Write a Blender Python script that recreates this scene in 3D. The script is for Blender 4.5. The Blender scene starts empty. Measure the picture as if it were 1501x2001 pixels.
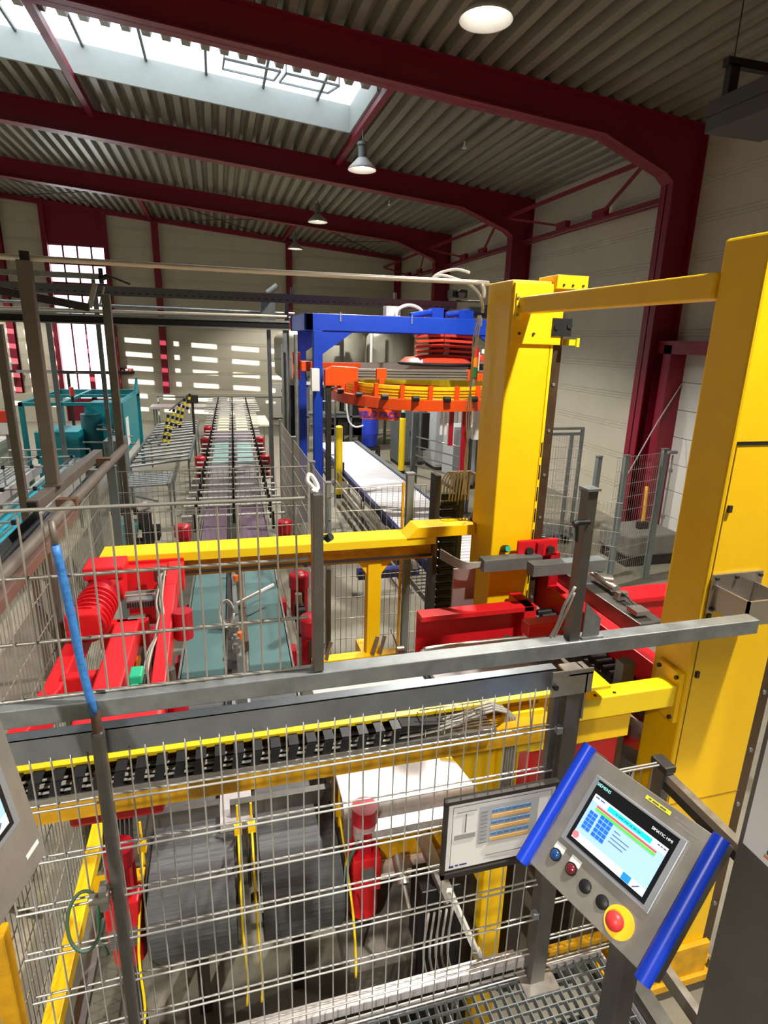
import bpy, math, random
from math import sin, cos, pi, radians
from mathutils import Vector, Matrix
random.seed(7)
C = bpy.context.scene.collection
sc = bpy.context.scene
PI = pi

# ------------------------------------------------------------------ camera
cam_d = bpy.data.cameras.new('camera'); cam = bpy.data.objects.new('camera', cam_d); C.objects.link(cam)
cam_d.sensor_fit = 'HORIZONTAL'; cam_d.sensor_width = 36.0; cam_d.lens = 36.0*1155/1501
cam_d.clip_start = 0.05; cam_d.clip_end = 300
Rw = Matrix(((0.96450021, -0.26281439, 0.02584439), (0.04936944, 0.27558482, 0.96000816), (-0.25942628, -0.92465215, 0.27877661)))
CAM = Vector((0, 0, 3.5))
cam.matrix_world = Matrix.Translation(CAM) @ Rw.transposed().to_4x4()
sc.camera = cam

# ------------------------------------------------------------------ view, world, lights
vs = sc.view_settings
vs.view_transform = 'Standard'; vs.look = 'None'; vs.gamma = 1.0; vs.use_curve_mapping = False
vs.exposure = 0.85
w = bpy.data.worlds.new('sky'); sc.world = w; w.use_nodes = True
w.node_tree.nodes['Background'].inputs[0].default_value = (0.92, 0.96, 1.0, 1)
w.node_tree.nodes['Background'].inputs[1].default_value = 1.9

def lamp(kind, loc, energy, col=(1, 1, 1), size=0.3, aim=None, size_y=None, angle=None, blend=0.3, name='daylight'):
    d = bpy.data.lights.new(name, kind); d.energy = energy; d.color = col
    if kind == 'AREA':
        d.size = size
        if size_y: d.shape = 'RECTANGLE'; d.size_y = size_y
    elif kind == 'SUN': d.angle = size
    else: d.shadow_soft_size = size
    if kind == 'SPOT': d.spot_size = angle; d.spot_blend = blend
    o = bpy.data.objects.new(name, d); C.objects.link(o); o.location = loc
    v = Vector(aim) if aim else Vector((0, 0, -1))
    o.rotation_euler = v.to_track_quat('-Z', 'Y').to_euler()
    return o
# low sun, cut into patches by the slots added in the unseen left wall
lamp('SUN', (-30, 0, 6), 9.0, (1.0, 0.95, 0.84), 0.003, (1, 0.9, -0.055), name='sun')
# daylight over the rooflight
lamp('AREA', (-3.2, 12.15, 8.95), 95, (0.95, 0.98, 1.0), 11.6, (0, 0, -1), 2.0, name='rooflight_daylight')
lamp('AREA', (-4.97, 27.3, 3.6), 60, (0.9, 0.96, 1.0), 1.9, (0, -1, -0.1), 6.0, name='window_daylight')
LAMP_W = 900

# ------------------------------------------------------------------ materials
def srgb(r, g=None, b=None):
    f = lambda c: (c/255/12.92) if c/255 <= 0.04045 else ((c/255+0.055)/1.055)**2.4
    return (f(r), f(g), f(b), 1)
MATS = {}
def mat(name, rgb, rough=0.5, metal=0.0, noise=0.0, scale=6.0, emit=0.0, bump=0.0, alpha=None, coat=0.0, dirt=None, dirt_amt=0.5, stretch=None):
    if name in MATS: return MATS[name]
    m = bpy.data.materials.new(name); m.use_nodes = True; nt = m.node_tree
    b = nt.nodes['Principled BSDF']; c = srgb(*rgb)
    b.inputs['Base Color'].default_value = c; b.inputs['Roughness'].default_value = rough; b.inputs['Metallic'].default_value = metal
    if coat: b.inputs['Coat Weight'].default_value = coat
    if emit:
        b.inputs['Emission Color'].default_value = c; b.inputs['Emission Strength'].default_value = emit
    if noise or bump or dirt:
        tc = nt.nodes.new('ShaderNodeTexCoord'); mp = nt.nodes.new('ShaderNodeMapping')
        nt.links.new(tc.outputs['Object'], mp.inputs[0])
        if stretch: mp.inputs['Scale'].default_value = stretch
        n = nt.nodes.new('ShaderNodeTexNoise'); n.inputs['Scale'].default_value = scale; n.inputs['Detail'].default_value = 6
        n.inputs['Roughness'].default_value = 0.65
        nt.links.new(mp.outputs[0], n.inputs['Vector'])
        cr = nt.nodes.new('ShaderNodeValToRGB'); nt.links.new(n.outputs['Fac'], cr.inputs[0])
        cr.color_ramp.elements[0].position = 0.3; cr.color_ramp.elements[1].position = 0.72
        lo = tuple(max(0, x*(1-noise)) for x in c[:3])+(1,); hi = tuple(min(1, x*(1+noise)) for x in c[:3])+(1,)
        if dirt:
            d = srgb(*dirt); lo = tuple(c[i]*(1-dirt_amt)+d[i]*dirt_amt for i in range(3))+(1,)
        cr.color_ramp.elements[0].color = lo; cr.color_ramp.elements[1].color = hi
        nt.links.new(cr.outputs[0], b.inputs['Base Color'])
        mr = nt.nodes.new('ShaderNodeMapRange'); nt.links.new(n.outputs['Fac'], mr.inputs[0])
        mr.inputs[3].default_value = max(0.05, rough-0.12); mr.inputs[4].default_value = min(1, rough+0.15)
        nt.links.new(mr.outputs[0], b.inputs['Roughness'])
        if bump:
            bp = nt.nodes.new('ShaderNodeBump'); bp.inputs['Strength'].default_value = bump; bp.inputs['Distance'].default_value = 0.01
            nt.links.new(n.outputs['Fac'], bp.inputs['Height']); nt.links.new(bp.outputs[0], b.inputs['Normal'])
    MATS[name] = m
    return m
YEL = mat('yellow_paint', (252, 200, 0), 0.42, noise=0.06, scale=3)
YELD = mat('worn_yellow_paint', (226, 168, 12), 0.5, noise=0.1, scale=9, dirt=(110, 80, 20), dirt_amt=0.45)
YEL2 = mat('safety_yellow', (250, 214, 20), 0.4)
RED = mat('red_machine_paint', (214, 24, 34), 0.4, noise=0.08, scale=5)
MOTR = mat('red_motor_enamel', (172, 18, 34), 0.35, noise=0.1, scale=12)
OXR = mat('wine_red_steel', (122, 10, 38), 0.45, noise=0.07, scale=2)
BLU = mat('blue_machine_paint', (8, 58, 176), 0.45, noise=0.05, scale=3)
NAVY = mat('navy_paint', (18, 34, 92), 0.5)
HBLU = mat('blue_grip_plastic', (14, 62, 205), 0.35)
ORG = mat('orange_paint', (240, 82, 18), 0.4, noise=0.06)
TEAL = mat('teal_paint', (14, 128, 138), 0.45, noise=0.06)
GALV = mat('galvanised_steel', (142, 146, 147), 0.45, 0.6, noise=0.25, scale=14, bump=0.05)
GALD = mat('dull_galvanised_steel', (118, 124, 124), 0.5, 0.5, noise=0.2, scale=8)
STL = mat('brushed_stainless', (178, 172, 164), 0.34, 0.85, noise=0.12, scale=30, stretch=(1, 1, 12))
STD = mat('dark_stainless', (112, 109, 104), 0.4, 0.7, noise=0.2, scale=9)
WIRE = mat('fence_wire', (170, 166, 158), 0.42, 0.55)
BRN = mat('brownish_steel_tube', (116, 107, 98), 0.5, 0.4, noise=0.15, scale=6)
GPNT = mat('grey_post_paint', (112, 120, 120), 0.5, noise=0.08)
GRYC = mat('grey_cabinet_paint', (168, 172, 176), 0.5, noise=0.05)
BLK = mat('black_plastic', (24, 24, 26), 0.45, noise=0.1)
BLR = mat('matt_black_rubber', (14, 14, 15), 0.7)
DARK = mat('dark_steel', (60, 56, 52), 0.5, 0.4, noise=0.2, scale=10)
WHT = mat('white_plastic', (232, 232, 228), 0.45)
PAPER = mat('white_paper', (226, 224, 222), 0.6)
BELTG = mat('charcoal_modular_belt', (84, 86, 88), 0.5, noise=0.45, scale=14, bump=0.3, stretch=(0.5, 9, 9))
BELTM = mat('mid_grey_belt', (128, 134, 136), 0.5, noise=0.06)
BELTT = mat('teal_grey_belt', (80, 112, 112), 0.5, noise=0.1, scale=3)
BELTP = mat('purple_grey_belt', (106, 84, 102), 0.5, noise=0.1, scale=3)
BELTL = mat('pale_mauve_belt', (122, 112, 117), 0.5, noise=0.08)
BELTC = mat('pale_aqua_belt', (122, 158, 152), 0.5, noise=0.08)
CREAM = mat('cream_plate', (214, 208, 180), 0.5, noise=0.05)
CYB = mat('cyan_belt', (30, 150, 170), 0.4, noise=0.15, scale=2)
CYL = mat('pale_turquoise_strip', (120, 214, 200), 0.4)
SHEET = mat('pale_sheet_metal', (206, 200, 200), 0.3, 0.35, noise=0.1, scale=4)
BARR = mat('blue_barrel_plastic', (36, 62, 190), 0.4)
ORBK = mat('orange_cap', (235, 110, 40), 0.4)
GRNP = mat('green_plastic', (40, 175, 130), 0.4)
CABL = mat('grey_cable', (160, 156, 148), 0.5)
SILO = mat('tank_shell', (170, 168, 152), 0.45, 0.2, noise=0.08, scale=3)
TAPE = mat('blue_tape', (56, 120, 190), 0.4, noise=0.35, scale=60, bump=0.3)
CONC = mat('plinth_concrete', (186, 182, 164), 0.75, noise=0.06, scale=4)
LIT = mat('lamp_glow', (255, 246, 232), 0.5, emit=22)
LITW = mat('lamp_reflector_enamel', (176, 174, 170), 0.45, emit=0.0)
GLASSY = None
def glass():
    m = bpy.data.materials.new('window_glass'); m.use_nodes = True; nt = m.node_tree
    for n in list(nt.nodes):
        if n.type != 'OUTPUT_MATERIAL': nt.nodes.remove(n)
    t = nt.nodes.new('ShaderNodeBsdfTransparent'); g = nt.nodes.new('ShaderNodeBsdfGlossy'); g.inputs['Roughness'].default_value = 0.05
    t.inputs[0].default_value = (0.95, 0.98, 1, 1)
    mx = nt.nodes.new('ShaderNodeMixShader'); mx.inputs[0].default_value = 0.06
    nt.links.new(t.outputs[0], mx.inputs[1]); nt.links.new(g.outputs[0], mx.inputs[2])
    nt.links.new(mx.outputs[0], [n for n in nt.nodes if n.type == 'OUTPUT_MATERIAL'][0].inputs[0])
    return m
GLASS = glass()

# ------------------------------------------------------------------ mesh helpers
def axes(d):
    d = Vector(d).normalized(); a = Vector((0, 0, 1)) if abs(d.z) < 0.95 else Vector((1, 0, 0))
    u = d.cross(a).normalized(); return d, u, u.cross(d).normalized()
SPLIT = {'leg', 'support_post', 'support_leg', 'upright', 'stile', 'rung', 'foot', 'chain_rail', 'yellow_frame', 'sensor', 'roller', 'bolt', 'anchor_bolt', 'plate_bolt', 'rail_bolt', 'cover_tab', 'clip', 'red_tube', 'white_tube', 'bar_clamp', 'bridge_clamp', 'guide_roller', 'ring_bracket', 'side_rail', 'edge_plate', 'yellow_edge_wire', 'yellow_clamp', 'product_guide', 'cable', 'cable_loop', 'riser_cable', 'hose', 'guide_pin', 'lift_cylinder', 'orange_cap', 'tension_rod', 'lifting_tab', 'caster', 'suspension_rod', 'long_guide', 'clamp', 'side_beam', 'support', 'alu_beam', 'guide_bridge', 'bracket', 'fixture', 'block', 'end_bracket', 'rail', 'brace', 'deck', 'side_guard', 'fitting', 'stored_parts', 'green_connector', 'top_frame', 'drive_box', 'cylinder_unit', 'strap', 'side_lip'}
class MB:
    def __init__(s): s.v = []; s.f = []; s.sm = []; s.ops = []
    def _op(s): s.ops.append((len(s.v), len(s.f)))
    def add(s, vs, fs, smooth=False):
        n = len(s.v); s.v += [Vector(x) for x in vs]
        for f in fs: s.f.append([i+n for i in f]); s.sm.append(smooth)
        return s
    def box(s, x0, x1, y0, y1, z0, z1):
        s._op()
        if x0 > x1: x0, x1 = x1, x0
        if y0 > y1: y0, y1 = y1, y0
        if z0 > z1: z0, z1 = z1, z0
        return s.add([(x0,y0,z0),(x1,y0,z0),(x1,y1,z0),(x0,y1,z0),(x0,y0,z1),(x1,y0,z1),(x1,y1,z1),(x0,y1,z1)],
              [(0,3,2,1),(4,5,6,7),(0,1,5,4),(1,2,6,5),(2,3,7,6),(3,0,4,7)])
    def obox(s, c, ax, ay, az, hx, hy, hz):
        s._op(); c = Vector(c); ax, ay, az = Vector(ax)*hx, Vector(ay)*hy, Vector(az)*hz
        P = [c+ax*i+ay*j+az*k for k in (-1, 1) for i, j in ((-1,-1),(1,-1),(1,1),(-1,1))]
        return s.add(P, [(0,3,2,1),(4,5,6,7),(0,1,5,4),(1,2,6,5),(2,3,7,6),(3,0,4,7)])
    def bar(s, p, q, w_, h_):
        p, q = Vector(p), Vector(q); d, u, v = axes(q-p)
        return s.obox((p+q)/2, u, v, d, w_/2, h_/2, (q-p).length/2)
    def cyl(s, p, q, r, r2=None, n=10, caps=True):
        s._op(); p, q = Vector(p), Vector(q); r2 = r if r2 is None else r2; d, u, v = axes(q-p)
        A = [p+(u*cos(2*PI*i/n)+v*sin(2*PI*i/n))*r for i in range(n)]
        B = [q+(u*cos(2*PI*i/n)+v*sin(2*PI*i/n))*r2 for i in range(n)]
        s.add(A+B, [(i, i+n, (i+1) % n+n, (i+1) % n) for i in range(n)], n > 5)
        if caps:
            s.add(A, [tuple(range(n))]); s.add(B, [tuple(reversed(range(n)))])
        return s
    def tube(s, pts, r, n=7):
        s._op(); P = [Vector(p) for p in pts]; rings = []
        if 4 <= len(P) <= 12:
            Q = [P[0]]
            for i in range(len(P)-1):
                a, b, c, d = P[max(i-1, 0)], P[i], P[i+1], P[min(i+2, len(P)-1)]
                for t in (.25, .5, .75, 1): Q.append(.5*((2*b)+(c-a)*t+(2*a-5*b+4*c-d)*t*t+(3*b-a-3*c+d)*t**3))
            P = Q
        d, u, v = axes(P[1]-P[0])
        for i, p in enumerate(P):
            t = (P[min(i+1, len(P)-1)]-P[max(i-1, 0)]).normalized()
            u = (u-t*u.dot(t)).normalized(); v = u.cross(t)
            rings += [p+(u*cos(2*PI*k/n)+v*sin(2*PI*k/n))*r for k in range(n)]
        fs = [(i*n+k, i*n+(k+1) % n, (i+1)*n+(k+1) % n, (i+1)*n+k) for i in range(len(P)-1) for k in range(n)]
        fs += [tuple(reversed(range(n))), tuple(range((len(P)-1)*n, len(P)*n))]
        return s.add(rings, fs, True)
    def lathe(s, c, prof, n=24, axis=(0, 0, 1)):
        s._op(); c = Vector(c); d, u, v = axes(axis)
        V = [c+d*z+(u*cos(2*PI*k/n)+v*sin(2*PI*k/n))*r for r, z in prof for k in range(n)]
        return s.add(V, [(i*n+k, (i+1)*n+k, (i+1)*n+(k+1) % n, i*n+(k+1) % n) for i in range(len(prof)-1) for k in range(n)], True)
    def prism(s, poly, d):   # poly: 3d points (planar), extruded by vector d
        s._op(); P = [Vector(p) for p in poly]; d = Vector(d); n = len(P)
        return s.add(P+[p+d for p in P], [tuple(range(n)), tuple(reversed(range(n, 2*n)))]+[(i, i+n, (i+1) % n+n, (i+1) % n) for i in range(n)])
    def build(s, name, m, parent=None, bevel=0.0, label=None, loc=None, kind=None, recalc=True):
        if parent is not None and name in SPLIT and 1 < len(s.ops) <= 100:
            ends = s.ops[1:]+[(len(s.v), len(s.f))]; o = None
            for (v0, f0), (v1, f1) in zip(s.ops, ends):
                k = MB(); k.v = s.v[v0:v1]; k.f = [[i-v0 for i in f] for f in s.f[f0:f1]]; k.sm = s.sm[f0:f1]
                o = k.build(name, m, parent, bevel, label, loc, kind, recalc)
            return o
        me = bpy.data.meshes.new(name)
        vs_ = s.v
        o = bpy.data.objects.new(name, me); C.objects.link(o)
        if parent is not None:
            o.parent = parent
            M = parent.get('_w'); 
            root = parent; off = Vector((0, 0, 0)); mats_ = Matrix.Identity(4); chain = []
            while root is not None: chain.append(root); root = root.parent
            if not chain[-1].get('_local'):
                for r in reversed(chain): mats_ = mats_ @ r.matrix_basis
                inv = mats_.inverted(); vs_ = [inv @ x for x in s.v]
        else:
            if loc is None:
                xs = [x.x for x in s.v]; ys = [x.y for x in s.v]; zs = [x.z for x in s.v]
                loc = ((min(xs)+max(xs))/2, (min(ys)+max(ys))/2, min(zs))
            o.location = loc; L = Vector(loc); vs_ = [x-L for x in s.v]
        me.from_pydata([tuple(x) for x in vs_], [], s.f)
        me.polygons.foreach_set('use_smooth', s.sm)
        if recalc:
            import bmesh
            b = bmesh.new(); b.from_mesh(me); bmesh.ops.recalc_face_normals(b, faces=b.faces); b.to_mesh(me); b.free()
        me.materials.append(m)
        if bevel:
            bv = o.modifiers.new('bevel', 'BEVEL'); bv.width = bevel; bv.segments = 2; bv.limit_method = 'ANGLE'; bv.angle_limit = radians(50)
        if label: o['label'] = label
        if kind: o['kind'] = kind
        return o
def thing(name, label, cat, loc=(0, 0, 0), rotz=0.0, group=None, local=False):
    o = bpy.data.objects.new(name, None); C.objects.link(o); o.location = loc; o.rotation_euler = (0, 0, rotz)
    o.empty_display_size = 0.1
    o['label'] = label; o['category'] = cat
    if group: o['group'] = group
    if local: o['_local'] = 1
    o.matrix_basis = Matrix.Translation(loc) @ Matrix.Rotation(rotz, 4, 'Z')
    return o
def tag(o, label, cat, group=None):
    o['label'] = label; o['category'] = cat
    if group: o['group'] = group
    return o
def struct(name, mb, m, bevel=0.0): return mb.build(name, m, bevel=bevel, kind='structure')
def dup(root, loc, rotz=0.0, label=None, group=None):
    r = root.copy(); C.objects.link(r); r.location = loc; r.rotation_euler = (0, 0, rotz)
    if label: r['label'] = label
    if group: r['group'] = group
    for ch in root.children:
        c = ch.copy(); C.objects.link(c); c.parent = r
        for g in ch.children:
            d = g.copy(); C.objects.link(d); d.parent = c
    return r
def text(name, s, size, origin, X, U, m, parent, depth=0.0008, align='CENTER', bold=0.0):
    cu = bpy.data.curves.new(name, 'FONT'); cu.body = s; cu.size = size; cu.extrude = depth; cu.align_x = align; cu.align_y = 'CENTER'; cu.offset = bold
    t = bpy.data.objects.new(name+'_curve', cu); C.objects.link(t)
    bpy.context.view_layer.update()
    me = bpy.data.meshes.new_from_object(t.evaluated_get(bpy.context.evaluated_depsgraph_get()))
    C.objects.unlink(t); bpy.data.objects.remove(t)
    X = Vector(X).normalized(); U = Vector(U).normalized(); N = X.cross(U)
    M = Matrix((X, U, N)).transposed().to_4x4(); M.translation = Vector(origin)
    pm = Matrix.Identity(4); ch = []; r = parent
    while r is not None: ch.append(r); r = r.parent
    for r in reversed(ch): pm = pm @ r.matrix_basis
    me.transform(pm.inverted() @ M)
    me.materials.clear(); me.materials.append(m)
    o = bpy.data.objects.new(name, me); C.objects.link(o); o.parent = parent
    return o
ORD = ['nearest', 'second nearest', 'third nearest', 'fourth nearest', 'fifth nearest', 'sixth nearest', 'seventh nearest', 'eighth nearest', 'ninth nearest', 'tenth nearest', 'eleventh nearest', 'twelfth nearest']
def print_lines(name, o, X, U, N, rows, h, m, parent, seed=1):
    # small printed marks: rows = [(x0, x1, u)], broken into word-like dashes
    rnd = random.Random(seed); mb = MB(); o = Vector(o)
    for x0, x1, u in rows:
        x = x0
        while x < x1:
            L = min(rnd.uniform(1.5, 5)*h, x1-x)
            mb.obox(o+X*(x+L/2)+U*u, X, U, N, L/2, h/2, .0003); x += L+h*.7
    return mb.build(name, m, parent)
def zroof(x): return 7.70-0.084*x if x > -9 else 7.70+0.084*9-0.084*(-9-x)

# ================================================================== THE HALL
FL = mat('floor_concrete', (134, 128, 112), 0.5, noise=0.16, scale=1.3, dirt=(88, 84, 76), dirt_amt=0.55)
struct('floor', MB().box(-14, 8.2, -8, 27.2, -0.2, 0), FL)
# sandwich panel walls with grooves: real horizontal grooves every 0.61 m
WALL = mat('wall_panels', (190, 184, 166), 0.55, noise=0.05, scale=1.5)
def wallprofile(along0, along1, z0, z1, place, pitch=0.612, zg=3.5-0.35):
    zs = []; k = math.ceil((z0-zg)/pitch)
    prof = [(z0, 0)]
    z = zg+k*pitch
    while z < z1-0.1:
        for dz in (-0.055, 0, 0.055):
            prof += [(z+dz-0.009, 0), (z+dz-0.003, 0.012), (z+dz+0.003, 0.012), (z+dz+0.009, 0)]
        z += pitch
    prof.append((z1, 0)); V = []; F = []
    for z, d in prof:
        V += [place(along0, z, d), place(along1, z, d)]
    F = [(2*i, 2*i+1, 2*i+3, 2*i+2) for i in range(len(prof)-1)]
    n = len(V); V += [place(along0, z1, 0.18), place(along1, z1, 0.18), place(along0, z0, 0.18), place(along1, z0, 0.18)]
    F += [(n-2, n-1, n+1, n), (n, n+1, n+3, n+2), (n+2, n+3, 1, 0)]
    return V, F
def wall(name, segs, place):
    mb = MB()
    for a0, a1, z0, z1 in segs:
        V, F = wallprofile(a0, a1, z0, z1, place); mb.add(V, F)
    return mb.build(name, WALL, kind='structure', recalc=False)
wall('wall_right', [(-8, 8.63, 0, 7.3), (8.63, 27, 0, 7.3), ], lambda a, z, d: (8+d, a, z))
# far wall with the tall window bay (x -6.0 .. -4.0)
wall('wall_far', [(-14, -6.1, 0, 8.6), (-3.95, 8, 0, 8.6)], lambda a, z, d: (a, 26.95+d, z))
# left wall, unseen; slot band shaped to throw sun patches on the far wall
mb = MB().box(-14.2, -14, -8, 11.6, 0, 8.3).box(-14.2, -14, 21.6, 27, 0, 8.3).box(-14.2, -14, 11.6, 21.6, 0, 1.0).box(-14.2, -14, 11.6, 21.6, 4.17, 8.3)
for k in range(6): mb.box(-14.2, -14, 11.6, 21.6, 1.17+.55*k, 1.53+.55*k)
for j in range(8): mb.box(-14.18, -14.02, 12.3+1.27*j+.2*(j % 3), 12.62+1.27*j+.2*(j % 3)+.1*(j % 2), 1.0, 4.2)
struct('wall_left', mb, WALL)
wall('wall_back', [(-14, 8, 0, 8.6)], lambda a, z, d: (a, -8-d, z))
mb = MB().box(-14, -6.0, 26.7, 26.95, 0, 1.12).box(-3.95, 8, 26.7, 26.95, 0, 1.12)
struct('trim_1', mb, CONC)
# corrugated roof deck with real trapezoid ribs, split round the rooflight
DECK = mat('roof_deck', (132, 127, 112), 0.42, 0.25, noise=0.1, scale=2, stretch=(1, 0.2, 1))
def deck(mb, x0, x1, y0, y1, pitch=0.28, h=0.13):
    pts = []; x = x0
    while x < x1-1e-6:
        for fx, fz in ((0, 0), (0.42, 0), (0.58, 1), (0.84, 1)):
            xx = x+fx*pitch
            if xx <= x1: pts.append((xx, fz*h))
        x += pitch
    pts.append((x1, 0)); V = []
    for xx, dz in pts:
        z = zroof(xx)+dz; V += [(xx, y0, z), (xx, y1, z), (xx, y0, z+0.012), (xx, y1, z+0.012)]
    F = []
    for i in range(len(pts)-1):
        a, b = 4*i, 4*i+4; F += [(a, a+1, b+1, b), (a+2, b+2, b+3, a+3), (a, b, b+2, a+2), (a+1, a+3, b+3, b+1)]
    mb.add(V, F)
SX0, SX1, SY0, SY1 = -8.96, 2.80, 11.05, 13.2
mb = MB()
deck(mb, -14, 8.12, -8, SY0); deck(mb, -14, 8.12, SY1, 27.1); deck(mb, -14, SX0, SY0, SY1); deck(mb, SX1, 8.12, SY0, SY1)
mb.build('ceiling', DECK, kind='structure', recalc=False)
# opaque insulation on the deck
mb = MB()
def slab(mb, x0, x1, y0, y1, dz0=0.15, dz1=0.30):
    xs = [x0]+([-9.0] if x0 < -9 < x1 else [])+[x1]
    for a, b in zip(xs, xs[1:]):
        mb.add([(x, y, zroof(x)+d) for d in (dz0, dz1) for x, y in ((a, y0), (b, y0), (b, y1), (a, y1))], [(0,3,2,1),(4,5,6,7),(0,1,5,4),(1,2,6,5),(2,3,7,6),(3,0,4,7)])
slab(mb, -14.2, 8.2, -8.2, SY0-0.05); slab(mb, -14.2, 8.2, SY1+0.05, 27.2); slab(mb, -14.2, SX0, SY0-.05, SY1+.05); slab(mb, SX1+0.05, 8.2, SY0-.05, SY1+.05)
struct('trim_2', mb, GALD)
# rooflight: curb, glazing bars, panes, two hinged vent frames
CURB = mat('white_curb', (150, 155, 151), 0.6, noise=0.05)
mb = MB(); CH = 0.46
def curbbox(x0, x1, y0, y1, z0, z1, m):
    m.add([(x, y, zroof(x)+d) for d in (z0, z1) for x, y in ((x0, y0), (x1, y0), (x1, y1), (x0, y1))], [(0,3,2,1),(4,5,6,7),(0,1,5,4),(1,2,6,5),(2,3,7,6),(3,0,4,7)])
curbbox(SX0, SX1, SY1-0.05, SY1+0.01, -0.012, CH, mb); curbbox(SX0, SX1, SY0-0.05, SY0, 0.14, CH, mb)
curbbox(SX1-.03, SX1+0.02, SY0-0.05, SY1, -0.012, CH, mb); curbbox(SX0-0.05, SX0, SY0-0.05, SY1+0.05, 0.0, CH, mb)
win = struct('window_1', mb, CURB)
mb = MB(); x = SX1-0.7
while x > SX0: curbbox(x, x+0.045, SY0, SY1, CH-0.05, CH, mb); x -= 1.03
curbbox(SX0, SX1, SY0, SY0+0.05, CH-0.05, CH, mb)
mb.build('glazing_bar', GALD, win)
mb = MB(); curbbox(SX0, SX1, SY0, SY1, CH, CH+0.012, mb); mb.build('pane', GLASS, win)
for vx in (0.35, 1.35):
    mb = MB()
    z0 = zroof(vx)+CH-0.30
    for a, b in (((vx, 11.6, z0), (vx+0.9, 11.6, z0-.07)), ((vx, 11.6, z0), (vx, 12.7, z0+.25)), ((vx+.9, 11.6, z0-.07), (vx+.9, 12.7, z0+.18)), ((vx, 12.7, z0+.25), (vx+.9, 12.7, z0+.18))): mb.bar(a, b, 0.03, 0.03)
    mb.bar((vx, 11.6, z0), (vx, 11.6, z0+0.28), 0.02, 0.02); mb.bar((vx+.9, 11.6, z0-.07), (vx+.9, 11.6, z0+0.22), 0.02, 0.02)
    mb.build('vent_frame', GALD, win)
# portal frames: tapered I-section rafters with haunch and column
def frame(idx, yc, col=True):
    mb = MB(); fw = 0.15
    prof_t = [(-14, zroof(-14)), (-9, zroof(-9)), (8.0, zroof(8.0))]
    bot = [(-14, zroof(-14)-0.5), (-9, zroof(-9)-0.5), (6.05, zroof(6.05)-0.48), (7.28, zroof(7.28)-0.82)]
    # web
    web = [(-14, prof_t[0][1]), (-9, prof_t[1][1]), (8.0, prof_t[2][1]), (8.0, 0), (7.47, 0)]+[(7.47, bot[3][1]-0.12)]+[(x, z) for x, z in reversed(bot)]
    V = [(x, yc-0.012, z) for x, z in web]
    # split the web into convex parts
    def pr(poly, y0, y1): mb.prism([(x, y0, z) for x, z in poly], (0, y1-y0, 0))
    pr([web[0], web[1], bot[1], bot[0]], yc-0.012, yc+0.012)
    pr([(-9, zroof(-9)), (6.05, zroof(6.05)), bot[2], bot[1]], yc-0.012, yc+0.012)
    pr([(6.05, zroof(6.05)), (8, zroof(8)), (8, bot[3][1]), bot[3], bot[2]], yc-0.012, yc+0.012)
    pr([(7.44, bot[3][1]), (8, bot[3][1]), (8, 0), (7.44, 0)], yc-0.012, yc+0.012)
    # flanges
    for (a, b), t in (((prof_t[0], prof_t[1]), -0.02), ((prof_t[1], prof_t[2]), -0.02), ((bot[0], bot[1]), 0.02), ((bot[1], bot[2]), 0.02), ((bot[2], bot[3]), 0.02)):
        mb.prism([(a[0], yc-fw, a[1]), (b[0], yc-fw, b[1]), (b[0], yc-fw, b[1]+t), (a[0], yc-fw, a[1]+t)], (0, 2*fw, 0))
    mb.prism([(bot[3][0], yc-fw, bot[3][1]), (7.46, yc-fw, bot[3][1]-0.14), (7.49, yc-fw, bot[3][1]-0.12), (bot[3][0]+.02, yc-fw, bot[3][1]+.02)], (0, 2*fw, 0))
    mb.box(7.44, 7.465, yc-fw, yc+fw, 0, bot[3][1]-0.12); mb.box(7.975, 8.0, yc-fw, yc+fw, 0, 7.0)
    return struct('trim_%d' % idx, mb, OXR)
for i, y in enumerate((-2.1, 3.65, 9.45, 15.2, 20.95)): frame(3+i, y)
# gable rafter, gable posts, tall window bay
mb = MB()
for a, b in (((-14, zroof(-14)), (-9, zroof(-9))), ((-9, zroof(-9)), (8, zroof(8)))):
    mb.prism([(a[0], 26.75, a[1]-0.01), (b[0], 26.75, b[1]-0.01), (b[0], 26.75, b[1]-0.17), (a[0], 26.75, a[1]-0.17)], (0, 0.2, 0))
struct('trim_8', mb, OXR)
k = 9
for x in (-13.0, -7.62, -2.12, 3.1, 7.86):
    mb = MB(); top = zroof(x)-0.12
    mb.box(x-0.12, x+0.12, 26.7, 26.72, 1.12, top).box(x-0.12, x+0.12, 26.93, 26.95, 1.12, top).box(x-0.01, x+0.01, 26.72, 26.93, 1.12, top)
    struct('trim_%d' % k, mb, OXR); k += 1
# purlin struts along the hall between frames
for x in (-7.4, -2.24, 2.87):
    mb = MB()
    for y0, y1 in ((9.6, 15.05), (21.1, 26.75)):
        mb.box(x-0.06, x+0.06, y0, y1, zroof(x)-0.14, zroof(x)-0.01)
    struct('trim_%d' % k, mb, OXR); k += 1
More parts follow.
